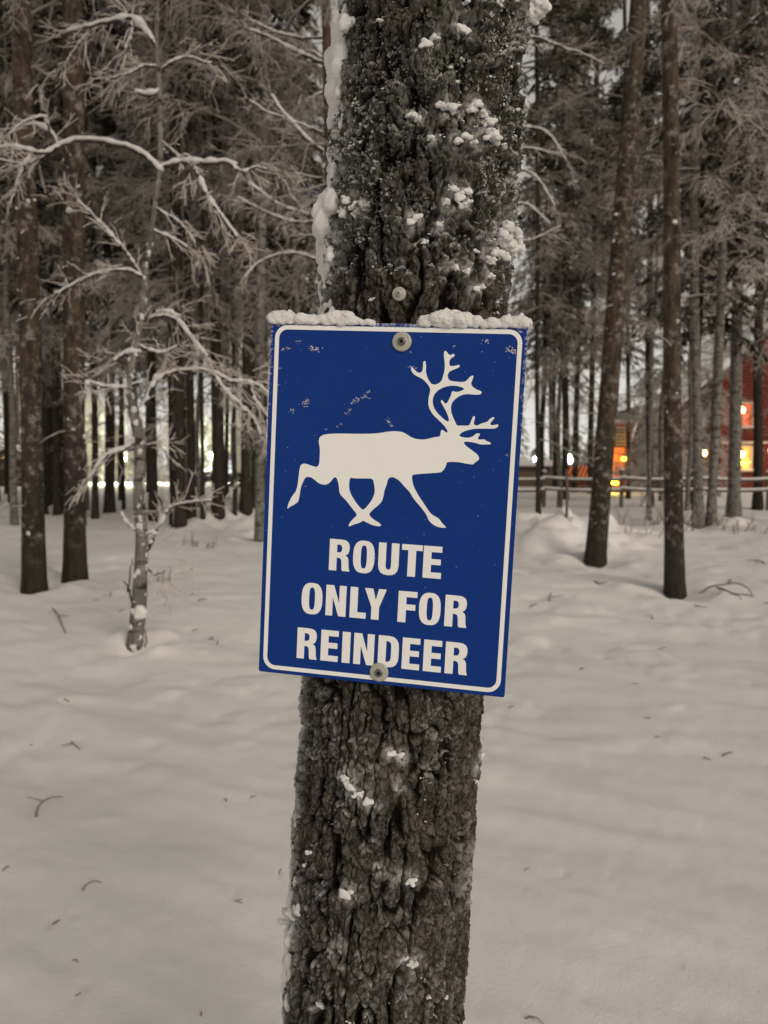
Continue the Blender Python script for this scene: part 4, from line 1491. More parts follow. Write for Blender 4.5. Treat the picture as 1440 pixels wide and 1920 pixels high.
# ------------------------------------------------------------------ stems standing further in, each where the photograph shows it
STEMS = [  # foot px, foot py, width, px at the top edge, width there, kind, crown
    (108, 965, 14, 96, 11, 'p', 0), (178, 972, 12, 172, 9, 'p', 1), (205, 962, 18, 200, 14, 'p', 2), (22, 938, 12, 15, 10, 'p', 1), (32, 905, 8, 36, 7, 'p', 0),
    (288, 977, 17, 282, 13, 'p', 2), (338, 988, 20, 326, 14, 'p', 0), (380, 972, 8, 381, 7, 'p', 1), (409, 970, 22, 405, 14, 'p', 2), (440, 962, 7, 437, 6, 'p', 1),
    (461, 956, 20, 466, 14, 'p', 0), (487, 1014, 18, 497, 13, 'b', 0), (320, 990, 6, 318, 5, 'p', 1), (157, 985, 8, 150, 7, 'p', 0), (358, 966, 15, 350, 12, 'p', 2),
    (120, 960, 8, 118, 7, 'p', 0), (232, 955, 6, 226, 5, 'p', 1), (425, 930, 8, 420, 7, 'p', 0), (476, 950, 9, 474, 8, 'p', 2), (80, 962, 16, 66, 12, 'p', 1),
    (1310, 988, 19, 1297, 14, 'b', 1), (1332, 982, 17, 1376, 12, 'b', 0), (1375, 968, 24, 1398, 15, 'b', 2), (1420, 955, 17, 1437, 13, 'p', 2), (1220, 950, 12, 1213, 10, 'p', 1),
    (1300, 945, 12, 1320, 9, 'p', 0), (1107, 925, 11, 1120, 8, 'p', 1), (1060, 936, 13, 1052, 10, 'p', 2), (1034, 908, 8, 1025, 7, 'p', 0), (1345, 930, 10, 1340, 8, 'p', 1),
    (1010, 960, 9, 1005, 8, 'p', 2), (1178, 935, 8, 1170, 7, 'p', 1)]
pine_lab = 'dark slender pine among the crowd of stems deeper in the wood'
birch_lab = 'pale ring-marked birch standing in the thicket deeper in the wood'
STEM_LABEL = {2: 'dark straight pine standing between the two brown pines and the crooked birch', 5: 'dark pine stem close behind the crooked birch on the sign side',
              6: 'dark rough pine beside the arching tip of the birch branch', 8: 'thick dark pine at the crest of the snow bank', 10: 'dark pine on the snow bank nearest the sign',
              11: 'pale greyish birch whose foot is beside the sign edge', 12: 'pole-thin pine sapling rising beside the crooked birch', 19: 'pine stem hidden close behind the stout brown pine',
              20: 'ring-marked birch with flared foot, in front of the annex lantern', 21: 'leaning birch crossing behind the flared-foot birch', 22: 'thick birch standing in front of the lit windows of the red house',
              23: 'dark pine in front of the red house wall', 24: 'slim pine between the leaning pine and the upright pine', 26: 'dark pine just behind the leaning pine',
              27: 'dark pine behind the tall stake and rail fence', 28: 'thin crooked pine beyond the rail fence'}
for i, (px, py, w, pt, wt, kind, c_) in enumerate(STEMS):
    mat = M_BIRCH if kind == 'b' else M_PINE2
    me, B, d = px_trunk(px, py, w, pt, wt, 24, mat, 9, 26, .06, .45)
    lean = (math.atan2(d.x, d.z), 0)
    crown = BIRCH_HIGH[c_ % 2] if kind == 'b' else (PINE_BARE[i % 2] if (c_ == 0 and px < 600) else PINE_DEAD[c_ % 3])
    put_tree('birch_tree' if kind == 'b' else 'pine_tree', STEM_LABEL.get(i) or (birch_lab if kind == 'b' else pine_lab), me, crown, B, i * 1.7, 1.0 + .25 * ((i * 7) % 5) / 4,
             'birches in the thicket' if kind == 'b' else 'pines deeper in the wood', 'tree', lean)

# ------------------------------------------------------------------ rimed spruces and birches filling the wood behind
def stem_mesh(H, r, mat, seed, name='trunk'):
    mb = MB()
    trunk_tube(mb, (0, 0, -.3), (.15 * math.sin(seed), .15 * math.cos(seed), H), r, .02, 8, 18, .08)
    return mb.mesh(name, mat)
ST_SPR = [stem_mesh(18.8, .14, M_PINE2, 1), stem_mesh(15.8, .12, M_PINE2, 2), stem_mesh(21.8, .16, M_PINE2, 3), stem_mesh(8.8, .08, M_PINE2, 4)]
ST_BIR = [stem_mesh(9.9, .07, M_BIRCH, 5), stem_mesh(7.9, .06, M_BIRCH, 6), stem_mesh(11.8, .08, M_BIRCH, 7)]
FILL = []   # px, depth, kind, variant, scale
r2 = random.Random(23)
for depth in (19, 24, 30, 38):
    step = 105 if depth < 25 else 100
    px = -140 + r2.random() * step
    while px < 1600:
        x = px + (r2.random() - .5) * step * .7
        d = depth + (r2.random() - .5) * 3.5
        gap = (195 < x < 275) or (375 < x < 480 and depth > 20) or (985 < x < 1200)
        house = x > 1230 and depth > 20
        hidden = 610 < x < 960
        if not hidden and not (house and r2.random() < .85) and not (gap and r2.random() < (.72 if x > 960 else .7)):
            q = r2.random()
            if x > 960:
                kind = 'b' if q < (.55 if x > 1230 else .3) else 's'
            else:
                kind = 'b' if (depth < 24 and q < .45) else 's'
            v = r2.randrange(3)
            FILL.append((x, d, kind, v, .85 + .35 * r2.random()))
        px += step
FILL += [(1015, 33, 's', 0, 1.0), (1078, 37, 's', 2, 1.0), (1040, 46, 's', 1, 1.2), (1150, 40, 's', 0, 1.1), (1290, 24, 'b', 0, 1.0), (1335, 27, 'b', 1, 1.0), (1240, 28, 'b', 1, 1.1), (555, 16, 'b', 2, 1.0), (440, 21, 'b', 0, 1.1), (350, 18, 'b', 2, 1.0), (25, 17, 'b', 2, 1.05), (1050, 26, 'b', 2, 1.2), (160, 22, 'b', 2, 1.2)]
spr_lab = 'tall snow-hung spruce in the dense wood behind the pines'
bir_lab = 'frost-whitened young birch with arching twigs, filling the wood behind the pines'
for i, (x, d, kind, v, sc) in enumerate(FILL):
    B = at(x, 900, d)
    B.z = float(ground(B.x, B.y))
    if kind == 's':
        t = put_tree('spruce_tree', spr_lab, ST_SPR[v], SPRUCE[v], B, i * 2.4, 1.0, 'snow-hung spruces of the wood')
    else:
        hi = x > 1200
        t = put_tree('birch_tree', bir_lab, ST_BIR[2 if hi else v], BIRCH_HIGH[v % 2] if hi else BIRCH[v], B, i * 2.4, 1.0, 'frosted birches of the wood')
    t.scale = (sc, sc, sc)
    t.rotation_euler = (0, 0, i * 1.3)

# the far edge of the wood, one rimed mass beyond the clearing
def far_wood():
    global rng
    keep, rng = rng, np.random.default_rng(77)
    mb = MB()
    for k in range(60):
        az = math.radians(-40 + 80 * rng.random())
        d = 66 + 40 * rng.random()
        pxx = CX + F_PX * math.tan(az)
        if (0 < pxx < 490 and rng.random() < .85) or (980 < pxx < 1105 and rng.random() < .6):
            continue
        x, y = d * math.tan(az), d
        H = 4 + 7 * rng.random()
        if 980 < pxx < 1105:
            H *= .45
        mb.tube([(x, y, -.3), (x, y, H)], [.14, .03], 5, .2, False)
        n = 330
        zz = 1.2 + (H - 1.2) * rng.random(n) ** .9
        R = (.25 + 1.9 * ((H - zz) / H) ** .8) * rng.random(n) ** .6
        a = rng.random(n) * 2 * math.pi
        P = np.stack([x + R * np.cos(a), y + R * np.sin(a), zz], -1)
        D = np.stack([np.cos(a), np.sin(a), -.5 + .5 * (rng.random(n) - .5)], -1)
        mb.blades(P, D, np.cross(D, [0, 0, 1.]), .45 + .5 * rng.random(n), .09 + .10 * rng.random(n), .25 + .75 * rng.random(n))
    for k in range(46):
        pxx = (120 + 200 * rng.random()) if k % 2 else (340 + 150 * rng.random())
        d = 60.5 + 14 * rng.random()
        p = at(pxx, 872, d)
        H = 3.0 + 4.5 * rng.random()
        mb.tube([(p.x, d, -.3), (p.x + .2 * rng.random(), d, H)], [.05, .02], 5, .6, False)
        n = 260
        zz = .3 + (H - .3) * rng.random(n)
        R = (.15 + .9 * (1 - zz / H)) * rng.random(n)
        a = rng.random(n) * 2 * math.pi
        P = np.stack([p.x + R * np.cos(a), d + R * np.sin(a), zz], -1)
        D = np.stack([.5 * np.cos(a), .5 * np.sin(a), .9 * np.ones(n)], -1)
        mb.prisms(P, P + D * (.3 + .4 * rng.random((n, 1))), .022, .012, .6 + .4 * rng.random(n))
    rng = keep
    return mb.mesh('far_wood', M_FAR)
tag(link('far_woods', far_wood()), 'pale rimed far edge of the wood beyond the clearing', 'woods', None, 'stuff')

# ================================================================== the village edge beyond the trees
M_REDLOG = m_plain('red_log_wall', (.13, .032, .024), .8, .15, .3, 5)
M_DARKLOG = m_plain('dark_log_wall', (.075, .048, .034), .85, .1, .3, 6)
M_TRIM = m_plain('pale_window_trim', (.46, .40, .33), .7, .2, .1)
M_ROOFWOOD = m_plain('dark_eave_board', (.06, .035, .027), .8, .15, .2)
M_ROOFSNOW = m_plain('roof_snow', (.78, .765, .745), .8, .1, .05, 4)
M_WOOD = m_plain('grey_weathered_wood', (.12, .10, .08), .85, .1, .3, 20)
M_METAL = m_plain('dark_lamp_metal', (.03, .03, .03), .5, .4, .1)
M_PANE = m_emit('warm_lit_pane', (1.0, .42, .10), 1.1)
M_PANE_DIM = m_emit('dim_lit_pane', (.75, .16, .07), .35)
M_GLOBE = m_emit('warm_lamp_globe', (1.0, .62, .20), 14)
M_YEL = m_emit('yellow_lamp_bulb', (1.0, .72, .05), 9)
M_COOL = m_emit('cool_lamp_head', (.86, .95, 1.0), 14)
M_GREENY = m_emit('greenish_lamp_head', (.95, 1.0, .72), 14)
M_RED = m_plain('red_painted_roof', (.30, .035, .028), .6, .3, .2, 6)

def px_m(depth):
    return depth / F_PX

def add_light(name, parent, loc, color, watts, radius=.15):
    d = bpy.data.lights.new(name, 'POINT')
    d.color = color
    d.energy = watts
    d.shadow_soft_size = radius
    o = bpy.data.objects.new(name, d)
    COL.objects.link(o)
    o.location = loc
    o.parent = parent
    return o

# ------------------------------------------------------------------ red log house (gable end towards us)
DH = 44.0
def hx(px):
    return at(px, 872, DH).x
def hz(py):
    return at(720, py, DH).z
hx0, hx1 = hx(1340), hx(1625)
zg = 0.02
house = thing('log_house', 'tall red log house with snowy gable roof and lit windows behind the birches', 'house', (hx0, DH, zg))
W_ = hx1 - hx0
eave = hz(712) - zg
apex = hz(565) - zg
dep = 8.0
# log wall: stacked round logs, one scalloped face per wall
def log_wall(x0, x1, z0, z1f, y, rows_h=.19, openings=(), r=.105):
    mb = MB()
    z = z0 + rows_h / 2
    while z < z1f(0)[2]:
        a, b2 = z1f(z)[0], z1f(z)[1]
        a, b2 = max(a, x0), min(b2, x1)
        if b2 - a > .2:
            spans = [(a, b2)]
            for (ox0, ox1, oz0, oz1) in openings:
                if oz0 - .02 < z < oz1 + .02:
                    ns = []
                    for (p, q) in spans:
                        if ox1 <= p or ox0 >= q:
                            ns.append((p, q))
                        else:
                            if ox0 - p > .05:
                                ns.append((p, ox0))
                            if q - ox1 > .05:
                                ns.append((ox1, q))
                    spans = ns
            for (p, q) in spans:
                mb.tube([(p, y, z), (q, y, z)], [r, r], 8, 0, True)
        z += rows_h
    return mb
def gable(z):
    if z <= eave:
        return 0, W_, apex
    f = (z - eave) / (apex - eave)
    return f * W_ / 2, W_ - f * W_ / 2, apex
def rel(px):
    return hx(px) - hx0
def relz(py):
    return hz(py) - zg
wins = [(rel(1378), rel(1409), relz(800), relz(757), False), (rel(1376), rel(1408), relz(881), relz(838), True),
        (rel(1470), rel(1502), relz(800), relz(757), False), (rel(1470), rel(1502), relz(881), relz(838), True)]
tag(link('wall', log_wall(0, W_, 0, gable, .12, openings=[w[:4] for w in wins]).mesh('wall', M_REDLOG), house), kind='stuff')
mb = MB()
mb.box((.12, dep / 2, eave / 2), (.2, dep, eave))
mb.box((W_ - .12, dep / 2, eave / 2), (.2, dep, eave))
mb.box((W_ / 2, dep, eave / 2), (W_, .2, eave))
link('side_wall', mb.mesh('side_wall', M_REDLOG, False), house)
sl = math.atan2(apex - eave, W_ / 2)
sL = math.hypot(apex - eave, W_ / 2) + .55
for sgn in (-1, 1):
    rt = Matrix.Rotation(-sgn * -sl, 3, 'Y') if False else Matrix.Rotation(sgn * sl, 3, 'Y')
    cx_ = W_ / 2 + sgn * (W_ / 4 + .18)
    cz_ = (eave + apex) / 2 - .10
    mb = MB()
    mb.box((cx_, dep / 2 - .35, cz_ + .08), (sL, dep + 1.4, .12), rot=rt)
    rf = link('roof', mb.mesh('roof', M_ROOFWOOD, False), house)
    mb = MB()
    for k in range(26):
        for j in range(3):
            f = (k + .5) / 26 - .5
            q = rt @ Vector((f * sL * .985, -dep / 2 - .20 + j * .28, .26 + .05 * rnd.random()))
            mb.ball((cx_ + q.x, dep / 2 - .35 + q.y, cz_ + .08 + q.z), .27 + .05 * rnd.random(), 1, (1.2, 1.3, .8), .12)
    mb.box((cx_ + math.sin(sgn * sl) * .26, dep / 2, cz_ + .08 + .26 * math.cos(sl)), (sL * .98, dep + .2, .34), rot=rt)
    sn = link('roof_snow', mb.mesh('roof_snow', M_ROOFSNOW), rf)
    remesh(sn, .07, 3)
for (x0, x1, z0, z1w, lit) in wins:
    w = MB()
    w.box(((x0 + x1) / 2, .12, (z0 + z1w) / 2), (x1 - x0, .03, z1w - z0))
    wo = link('window', w.mesh('window', M_PANE if lit else M_PANE_DIM, False), house)
    mb = MB()
    for xx in (x0, x1):
        mb.box((xx, .0, (z0 + z1w) / 2), (.10, .16, z1w - z0 + .1))
    mb.box(((x0 + x1) / 2, .0, z1w + .051), (x1 - x0 - .1, .15, .10))
    link('frame', mb.mesh('frame', M_TRIM, False), wo)
    mb = MB()
    mb.box(((x0 + x1) / 2, .05, (z0 + z1w) / 2), (.05, .05, z1w - z0 - .1))
    mb.box(((x0 + x1) / 2, .053, (z0 + z1w) / 2 + .12), (x1 - x0 - .12, .045, .04))
    link('glazing_bar', mb.mesh('glazing_bar', M_TRIM, False), wo)
    mb = MB()
    mb.box(((x0 + x1) / 2, -.03, z0 - .06), (x1 - x0 + .22, .24, .07))
    sl_ = link('sill', mb.mesh('sill', M_TRIM, False), wo)
    mb = MB()
    for k in range(12):
        mb.ball((x0 - .05 + (x1 - x0 + .1) * k / 11, -.03, z0 + .01), .07, 1, (1.2, 1.3, .6), .2)
    link('sill_snow', mb.mesh('sill_snow', M_ROOFSNOW), sl_)
# belt board between the storeys and balcony floor
mb = MB()
mb.box((W_ / 2, -.12, relz(830)), (W_ + .3, .16, .14))
link('belt_board', mb.mesh('belt_board', M_TRIM, False), house)
mb = MB()
mb.box((.02, .0, eave / 2), (.22, .30, eave))
link('corner_board', mb.mesh('corner_board', M_ROOFWOOD, False), house)

def wall_lantern(px, py, depth, label, watts=40, size=1.0):
    p = at(px, py, depth)
    t = thing('wall_lantern', label, 'lantern', p, 0, None)
    mb = MB()
    disc = [(.001, -.15 * size), (.10 * size, -.13 * size), (.15 * size, 0), (.13 * size, .12 * size), (.06 * size, .17 * size)]
    disc_profile(mb, disc, 14)
    link('globe', mb.mesh('globe', M_GLOBE), t)
    mb = MB()
    disc_profile(mb, [(.17 * size, .16 * size), (.05 * size, .26 * size), (.01, .30 * size)], 14)
    mb.tube([(0, 0, .28 * size), (0, .18, .34 * size), (0, .42, .30 * size)], .018, 6)
    link('bracket', mb.mesh('bracket', M_METAL), t)
    add_light('lantern_light', t, (0, -.32, 0), (1.0, .50, .18), watts, .12)
    return t
wall_lantern(1391, 769, DH - .55, 'glowing lantern beside the upper window of the red house', 14, 1.15)
wall_lantern(1391, 852, DH - .55, 'glowing lantern beside the lower window of the red house', 20, 1.15)
wall_lantern(1320, 850, DH - 1.2, 'glowing lantern on the dark annex wall next to the red house', 8, 1.05)
wall_lantern(1447, 845, DH - .55, 'glowing lantern on the red house wall past the lit lower window', 22, 1.0)
# small yellow light hanging under the lower window
p = at(1396, 868, DH - .5)
t = thing('window_star', 'bright yellow ornament light hanging in the lower window of the red house', 'ornament', p)
mb = MB()
for k in range(5):
    a = math.pi / 2 + k * 2 * math.pi / 5
    mb.tube([(0, 0, 0), (.34 * math.cos(a), 0, .20 * math.sin(a))], [.09, .01], 5)
link('star_body', mb.mesh('star_body', M_YEL), t)
mb = MB()
mb.tube([(0, 0, .1), (0, .1, .5), (0, .45, .55)], .012, 5)
link('hanging_cord', mb.mesh('hanging_cord', M_METAL), t)

# ------------------------------------------------------------------ dark annex with its own snowy verge
DA = 43.0
ax0, ax1 = at(1272, 872, DA).x, at(1338, 872, DA).x
annex = thing('log_cabin', 'low dark-brown log annex with snowy sloping verge beside the red house', 'cabin', (ax0, DA, 0))
az = at(720, 768, DA).z
w2 = ax1 - ax0
def annex_prof(z):
    f = max(0, (z - (az - .2)) / 1.9)
    return f * w2, w2, az + 1.9
tag(link('wall', log_wall(0, w2, 0, annex_prof, .12).mesh('wall', M_DARKLOG), annex), kind='stuff')
mb = MB()
rt = Matrix.Rotation(-math.radians(42), 3, 'Y')
mb.box((w2 / 2 - .1, 2.0, az + .95), (w2 / math.cos(math.radians(42)) + .6, 5.0, .12), rot=rt)
rf = link('roof', mb.mesh('roof', M_ROOFWOOD, False), annex)
mb = MB()
mb.box((w2 / 2 - .2, 2.0, az + 1.15), (w2 / math.cos(math.radians(42)) + .6, 4.9, .30), rot=rt)
remesh(link('roof_snow', mb.mesh('roof_snow', M_ROOFSNOW), rf), .07, 4)
mb = MB()
mb.box((.5, .0, 1.0), (.85, .10, 1.95))
dr = link('door', mb.mesh('door', M_ROOFWOOD, False), annex)
mb = MB()
mb.ball((.85, -.08, 1.0), .05, 1)
link('handle', mb.mesh('handle', M_METAL), dr)

# ------------------------------------------------------------------ dark hut with a broad roof, behind the rimed bushes
DK = 40.0
kx0, kx1 = at(1168, 872, DK).x, at(1262, 872, DK).x
hut = thing('log_hut', 'dark log hut with steep roof edge, half hidden by rimed bushes', 'hut', (kx0, DK, 0))
wk = kx1 - kx0
ez, pz = at(720, 868, DK).z, at(720, 775, DK).z
mb = log_wall(.35, wk, 0, lambda z: (max(0, (z - ez) / (pz - ez)) * wk * .35, wk, pz), .12)
tag(link('wall', mb.mesh('wall', M_DARKLOG), hut), kind='stuff')
mb = MB()
ang = math.atan2(pz - ez, wk * .30)
rt = Matrix.Rotation(-ang, 3, 'Y')
Lr = math.hypot(pz - ez, wk * .30)
mb.box((wk * .17, 1.8, (ez + pz) / 2 + .12), (Lr + .5, 4.4, .10), rot=rt)
rf = link('roof', mb.mesh('roof', M_ROOFWOOD, False), hut)
mb = MB()
mb.box((wk * .65, 1.8, pz + .22), (wk * .75, 4.4, .12))
link('roof_ridge', mb.mesh('roof_ridge', M_ROOFWOOD, False), hut)
mb = MB()
mb.box((wk * .17 - .10, -.45, (ez + pz) / 2 + .20), (Lr + .4, .16, .10), rot=rt)
link('snow_edge', mb.mesh('snow_edge', M_ROOFSNOW, False), rf)
mb = MB()
mb.box((.05, -.35, ez / 2), (.10, .10, ez))
link('corner_post', mb.mesh('corner_post', M_TRIM, False), hut)

# ------------------------------------------------------------------ kiosk glowing orange, with slatted gable
DO = 38.0
ox = at(1158, 872, DO).x
kiosk = thing('wooden_kiosk', 'narrow wooden kiosk with slatted gable glowing orange inside, behind the leaning pine', 'kiosk', (ox, DO, 0))
k1 = px_m(DO)
M_ORANGE = m_emit('orange_lit_interior', (1.0, .34, .05), .38)
kz = at(720, 838, DO).z
kt = at(720, 798, DO).z
hw = 24 * k1
mb = MB()
mb.box((0, .9, kz / 2), (hw * 2, .05, kz))
link('back_wall', mb.mesh('back_wall', M_ORANGE, False), kiosk)
for sx in (-1, 1):
    mb = MB()
    mb.box((sx * hw, .45, kt / 2), (.10, .9, kt))
    link('side_panel', mb.mesh('side_panel', m_plain('orange_stained_wood', (.36, .12, .03), .7), False), kiosk)
for i in range(6):
    mb = MB()
    mb.box((0, -.02, kz + .12 + i * (kt - kz - .15) / 5.5), (hw * 2 - .12, .05, .085))
    link('slat', mb.mesh('slat', m_plain('lit_slat', (.42, .27, .12), .7), False), kiosk)
mb = MB()
mb.box((0, .45, kt + .08), (hw * 2 + .3, 1.3, .10))
rf = link('roof', mb.mesh('roof', M_RED, False), kiosk)
mb = MB()
mb.box((0, .45, kt + .2), (hw * 2 + .25, 1.2, .14))
remesh(link('roof_snow', mb.mesh('roof_snow', M_ROOFSNOW), rf), .05, 3)
mb = MB()
mb.box((0, .05, .95 * kz * .45), (hw * 2 - .11, .5, .08))
link('counter', mb.mesh('counter', M_WOOD, False), kiosk)
add_light('kiosk_light', kiosk, (0, .35, kz * .75), (1.0, .45, .10), 14, .1)
def bulb(px, py, depth, r, label, group):
    p = at(px, py, depth)
    t = thing('lamp_bulb', label, 'lamp', p, 0, group)
    mb = MB()
    mb.ball((0, 0, 0), r, 2, (1, 1, .9), 0)
    link('bulb', mb.mesh('bulb', M_YEL), t)
    mb = MB()
    disc_profile(mb, [(r * .55, r * .7), (r * .5, r * 1.4), (.005, r * 1.5)], 10)
    mb.tube([(0, 0, r * 1.3), (0, .15, r * 2.2)], .015, 5)
    link('socket', mb.mesh('socket', M_METAL), t)
    return t
bulb(1170, 860, DO - .5, .13, 'round yellow bulb at the upper corner of the glowing kiosk', 'yellow bulbs on the kiosk')
bulb(1145, 884, DO - .5, .09, 'small yellow bulb over the counter of the glowing kiosk', 'yellow bulbs on the kiosk')
t = thing('ground_floodlight', 'bright yellow floodlight lying in the snow in front of the glowing kiosk', 'floodlight', at(1150, 906, DO - 1.5))
mb = MB()
mb.box((0, 0, 0), (.40, .10, .16))
link('lens', mb.mesh('lens', M_YEL, False), t)
mb = MB()
mb.box((0, .11, -.01), (.44, .12, .20))
mb.tube([(-.1, .1, -.1), (-.1, .1, -.4)], .02, 6)
mb.tube([(.1, .1, -.1), (.1, .1, -.4)], .02, 6)
link('housing', mb.mesh('housing', M_METAL, False), t)
add_light('floodlight_glow', t, (0, -.2, .05), (1.0, .70, .10), 60, .1)

# ------------------------------------------------------------------ low hut with a ribbed red roof
DR = 46.0
rx0, rx1 = at(1062, 872, DR).x, at(1112, 872, DR).x
red = thing('red_roofed_hut', 'low hut with a ribbed red roof, orange lamplight painted on the ribs, past the leaning pine', 'hut', (rx0, DR, 0))
wr = rx1 - rx0
rz0, rz1 = at(720, 897, DR).z, at(720, 874, DR).z
rdp = 2.2
mb = MB()
mb.box((wr / 2, rdp / 2 + .3, max(.2, rz0) / 2), (wr - .2, rdp, max(.2, rz0)))
link('wall', mb.mesh('wall', M_REDLOG, False), red)
rang = math.atan2(rz1 - rz0, 1.2)
rt = Matrix.Rotation(rang, 3, 'X')
mb = MB()
mb.box((wr / 2, .6, (rz0 + rz1) / 2), (wr, 1.5, .06), rot=rt)
rf = link('roof', mb.mesh('roof', M_RED, False), red)
M_RIB_GLOW = m_emit('orange_rib_glow', (1.0, .36, .12), .55)  # no lamps: lamplight falling on the roof ribs, put in as emission
for i in range(7):
    mb = MB()
    x = .12 + (wr - .24) * i / 6
    sk = Matrix.Rotation(math.radians(-24), 3, 'Z')
    q = rt @ Vector((0, 0, .06))
    mb.box((x + q.x, .6 + q.y, (rz0 + rz1) / 2 + q.z), (.032, 1.3, .04), rot=rt @ sk)
    link('roof_rib', mb.mesh('roof_rib', M_RIB_GLOW, False), rf)

# low snow-topped shed, half behind the sign
DS = 50.0
sx0, sx1 = at(968, 872, DS).x, at(1052, 872, DS).x
shed = thing('low_shed', 'long low brown shed with snow on its roof, behind the rail fence', 'shed', (sx0, DS, 0))
ws = sx1 - sx0
sz = at(720, 878, DS).z
mb = MB()
mb.box((ws / 2, 1.5, sz / 2), (ws, 3, sz))
link('wall', mb.mesh('wall', m_plain('brown_boards', (.16, .11, .07), .8), False), shed)
mb = MB()
mb.box((ws / 2, 1.5, sz + .05), (ws + .5, 3.6, .10))
rf = link('roof', mb.mesh('roof', M_ROOFWOOD, False), shed)
mb = MB()
mb.box((ws / 2, 1.5, sz + .30), (ws + .4, 3.4, .40))
mb.box((ws * .12, 1.2, sz + .55), (ws * .28, 2.5, .5))
remesh(link('roof_snow', mb.mesh('roof_snow', M_ROOFSNOW), rf), .10, 5)

# ------------------------------------------------------------------ lamp posts shining through the wood
def lamp_post(px, py, depth, label, mat, color, watts, r=.22, group=None):
    p = at(px, py, depth)
    t = thing('lamp_post', label, 'street lamp', (p.x, p.y, 0))
    mb = MB()
    mb.tube([(0, 0, -.2), (0, 0, p.z - r)], [.06, .045], 8)
    link('pole', mb.mesh('pole', M_METAL), t)
    mb = MB()
    disc_profile(mb, [(.002, p.z - r), (r * .8, p.z - r * .6), (r, p.z), (r * .8, p.z + r * .6)], 14)
    link('lamp_globe', mb.mesh('lamp_globe', mat), t)
    mb = MB()
    disc_profile(mb, [(r * 1.2, p.z + r * .58), (r * .5, p.z + r * 1.1), (.01, p.z + r * 1.2)], 14)
    cp = link('cap', mb.mesh('cap', M_METAL), t)
    mb = MB()
    mb.ball((0, 0, p.z + r * 1.3), r * .9, 1, (1, 1, .5), .1)
    link('cap_snow', mb.mesh('cap_snow', M_ROOFSNOW), cp)
    add_light('lamp_light', t, (0, -.45, p.z + .1), color, watts, .3)
    return t
lamp_post(231, 860, 58, 'lamp post shining yellow-white behind the crooked birch', M_GREENY, (1.0, .95, .62), 5200, .30)
lamp_post(398, 858, 60, 'lamp post shining pale between the dark stems, beside the lit panel', M_GREENY, (.98, 1.0, .76), 4600, .24)
lamp_post(40, 880, 52, 'lamp post with a small white globe beside the yellow-lit hut', M_GLOBE, (1.0, .80, .42), 500, .20)
lamp_post(1068, 863, 56, 'lamp post shining white above the red-roofed hut', M_COOL, (.88, .94, 1.0), 1500, .26)
lamp_post(1004, 866, 62, 'lamp post shining bluish white over the low shed', M_COOL, (.85, .93, 1.0), 1500, .24)

# bluish-white lit panel and yellow-lit hut seen between stems
p = at(426, 874, 57)
t = thing('light_panel', 'bluish-white glowing panel on two posts between the far dark stems', 'light panel', (p.x, p.y, 0))
mb = MB()
mb.box((0, 0, p.z), (.85, .08, 1.15))
link('lit_face', mb.mesh('lit_face', m_emit('bluish_lit_face', (.80, .90, 1.0), 2.2), False), t)
mb = MB()
for sx in (-1, 1):
    mb.box((sx * .46, .03, (p.z + .62) / 2), (.07, .12, p.z + .62))
mb.box((0, .03, p.z + .61), (.85, .12, .06))
link('frame', mb.mesh('frame', M_METAL, False), t)
p = at(21, 884, 50)
t = thing('yellow_lit_hut', 'small hut with a yellow glowing doorway, behind the stout brown pine', 'hut', (p.x, p.y, 0))
mb = MB()
mb.box((-.9, .6, .9), (1.1, 1.2, 1.8))
mb.box((.9, .6, .9), (1.1, 1.2, 1.8))
mb.box((0, 1.15, .9), (.68, .1, 1.8))
link('wall', mb.mesh('wall', M_DARKLOG, False), t)
mb = MB()
mb.box((0, .55, .95), (.66, .05, 1.5))
link('doorway', mb.mesh('doorway', m_emit('yellow_lit_doorway', (1.0, .72, .12), 2.2), False), t)
mb = MB()
for sgn in (-1, 1):
    mb.box((sgn * .80, .6, 2.1), (1.75, 1.7, .14), rot=Matrix.Rotation(sgn * math.radians(24), 3, 'Y'))
rf = link('roof', mb.mesh('roof', M_ROOFWOOD, False), t)
mb = MB()
for sgn in (-1, 1):
    mb.box((sgn * .82, .6, 2.28), (1.7, 1.6, .22), rot=Matrix.Rotation(sgn * math.radians(24), 3, 'Y'))
remesh(link('roof_snow', mb.mesh('roof_snow', M_ROOFSNOW), rf), .06, 3)

# dark clipped hedge along the far edge of the clearing
def hedge(px0, px1, py0, py1, depth):
    a, b2 = at(px0, 890, depth), at(px1, 890, depth)
    z1h = at(720, py0, depth).z
    mb = MB()
    n = 2600
    P = np.stack([a.x + (b2.x - a.x) * rng.random(n), depth + .6 * rng.random(n), .02 + (z1h - .02) * rng.random(n)], -1)
    P[:, 2] *= .85 + .25 * vnoise(P[:, 0] * 1.1, P[:, 0] * 0, 401)
    D = rng.normal(size=(n, 3))
    mb.blades(P, D, rng.normal(size=(n, 3)), .14 + .10 * rng.random(n), .04, .0 + .4 * (rng.random(n) < .25))
    t = thing('hedge', 'low dark hedge dusted with snow at the far edge of the clearing', 'hedge', (a.x, depth, 0))
    link('foliage', mb.mesh('foliage', M_NEEDLE), t, (-a.x, -depth, 0))
hedge(345, 455, 886, 905, 48)

# rimed bushes standing before the hut and the annex
BUSH = [birch_crown(4.6, .35, 341, 26, 1.5, .6), birch_crown(3.6, .25, 342, 22, 1.3, .6)]
for i, (px, d, v) in enumerate([(1188, 30, 0), (1222, 33, 1), (1248, 29, 0), (1285, 31, 1), (1318, 34, 0)]):
    B = at(px, 900, d)
    B.z = float(ground(B.x, B.y))
    t = thing('rimed_bush', 'rime-furred bush of arching twigs in front of the hut walls', 'bush', B, i * 1.1, 'rimed bushes by the huts')
    tag(link('twigs', BUSH[v], t), kind='stuff')

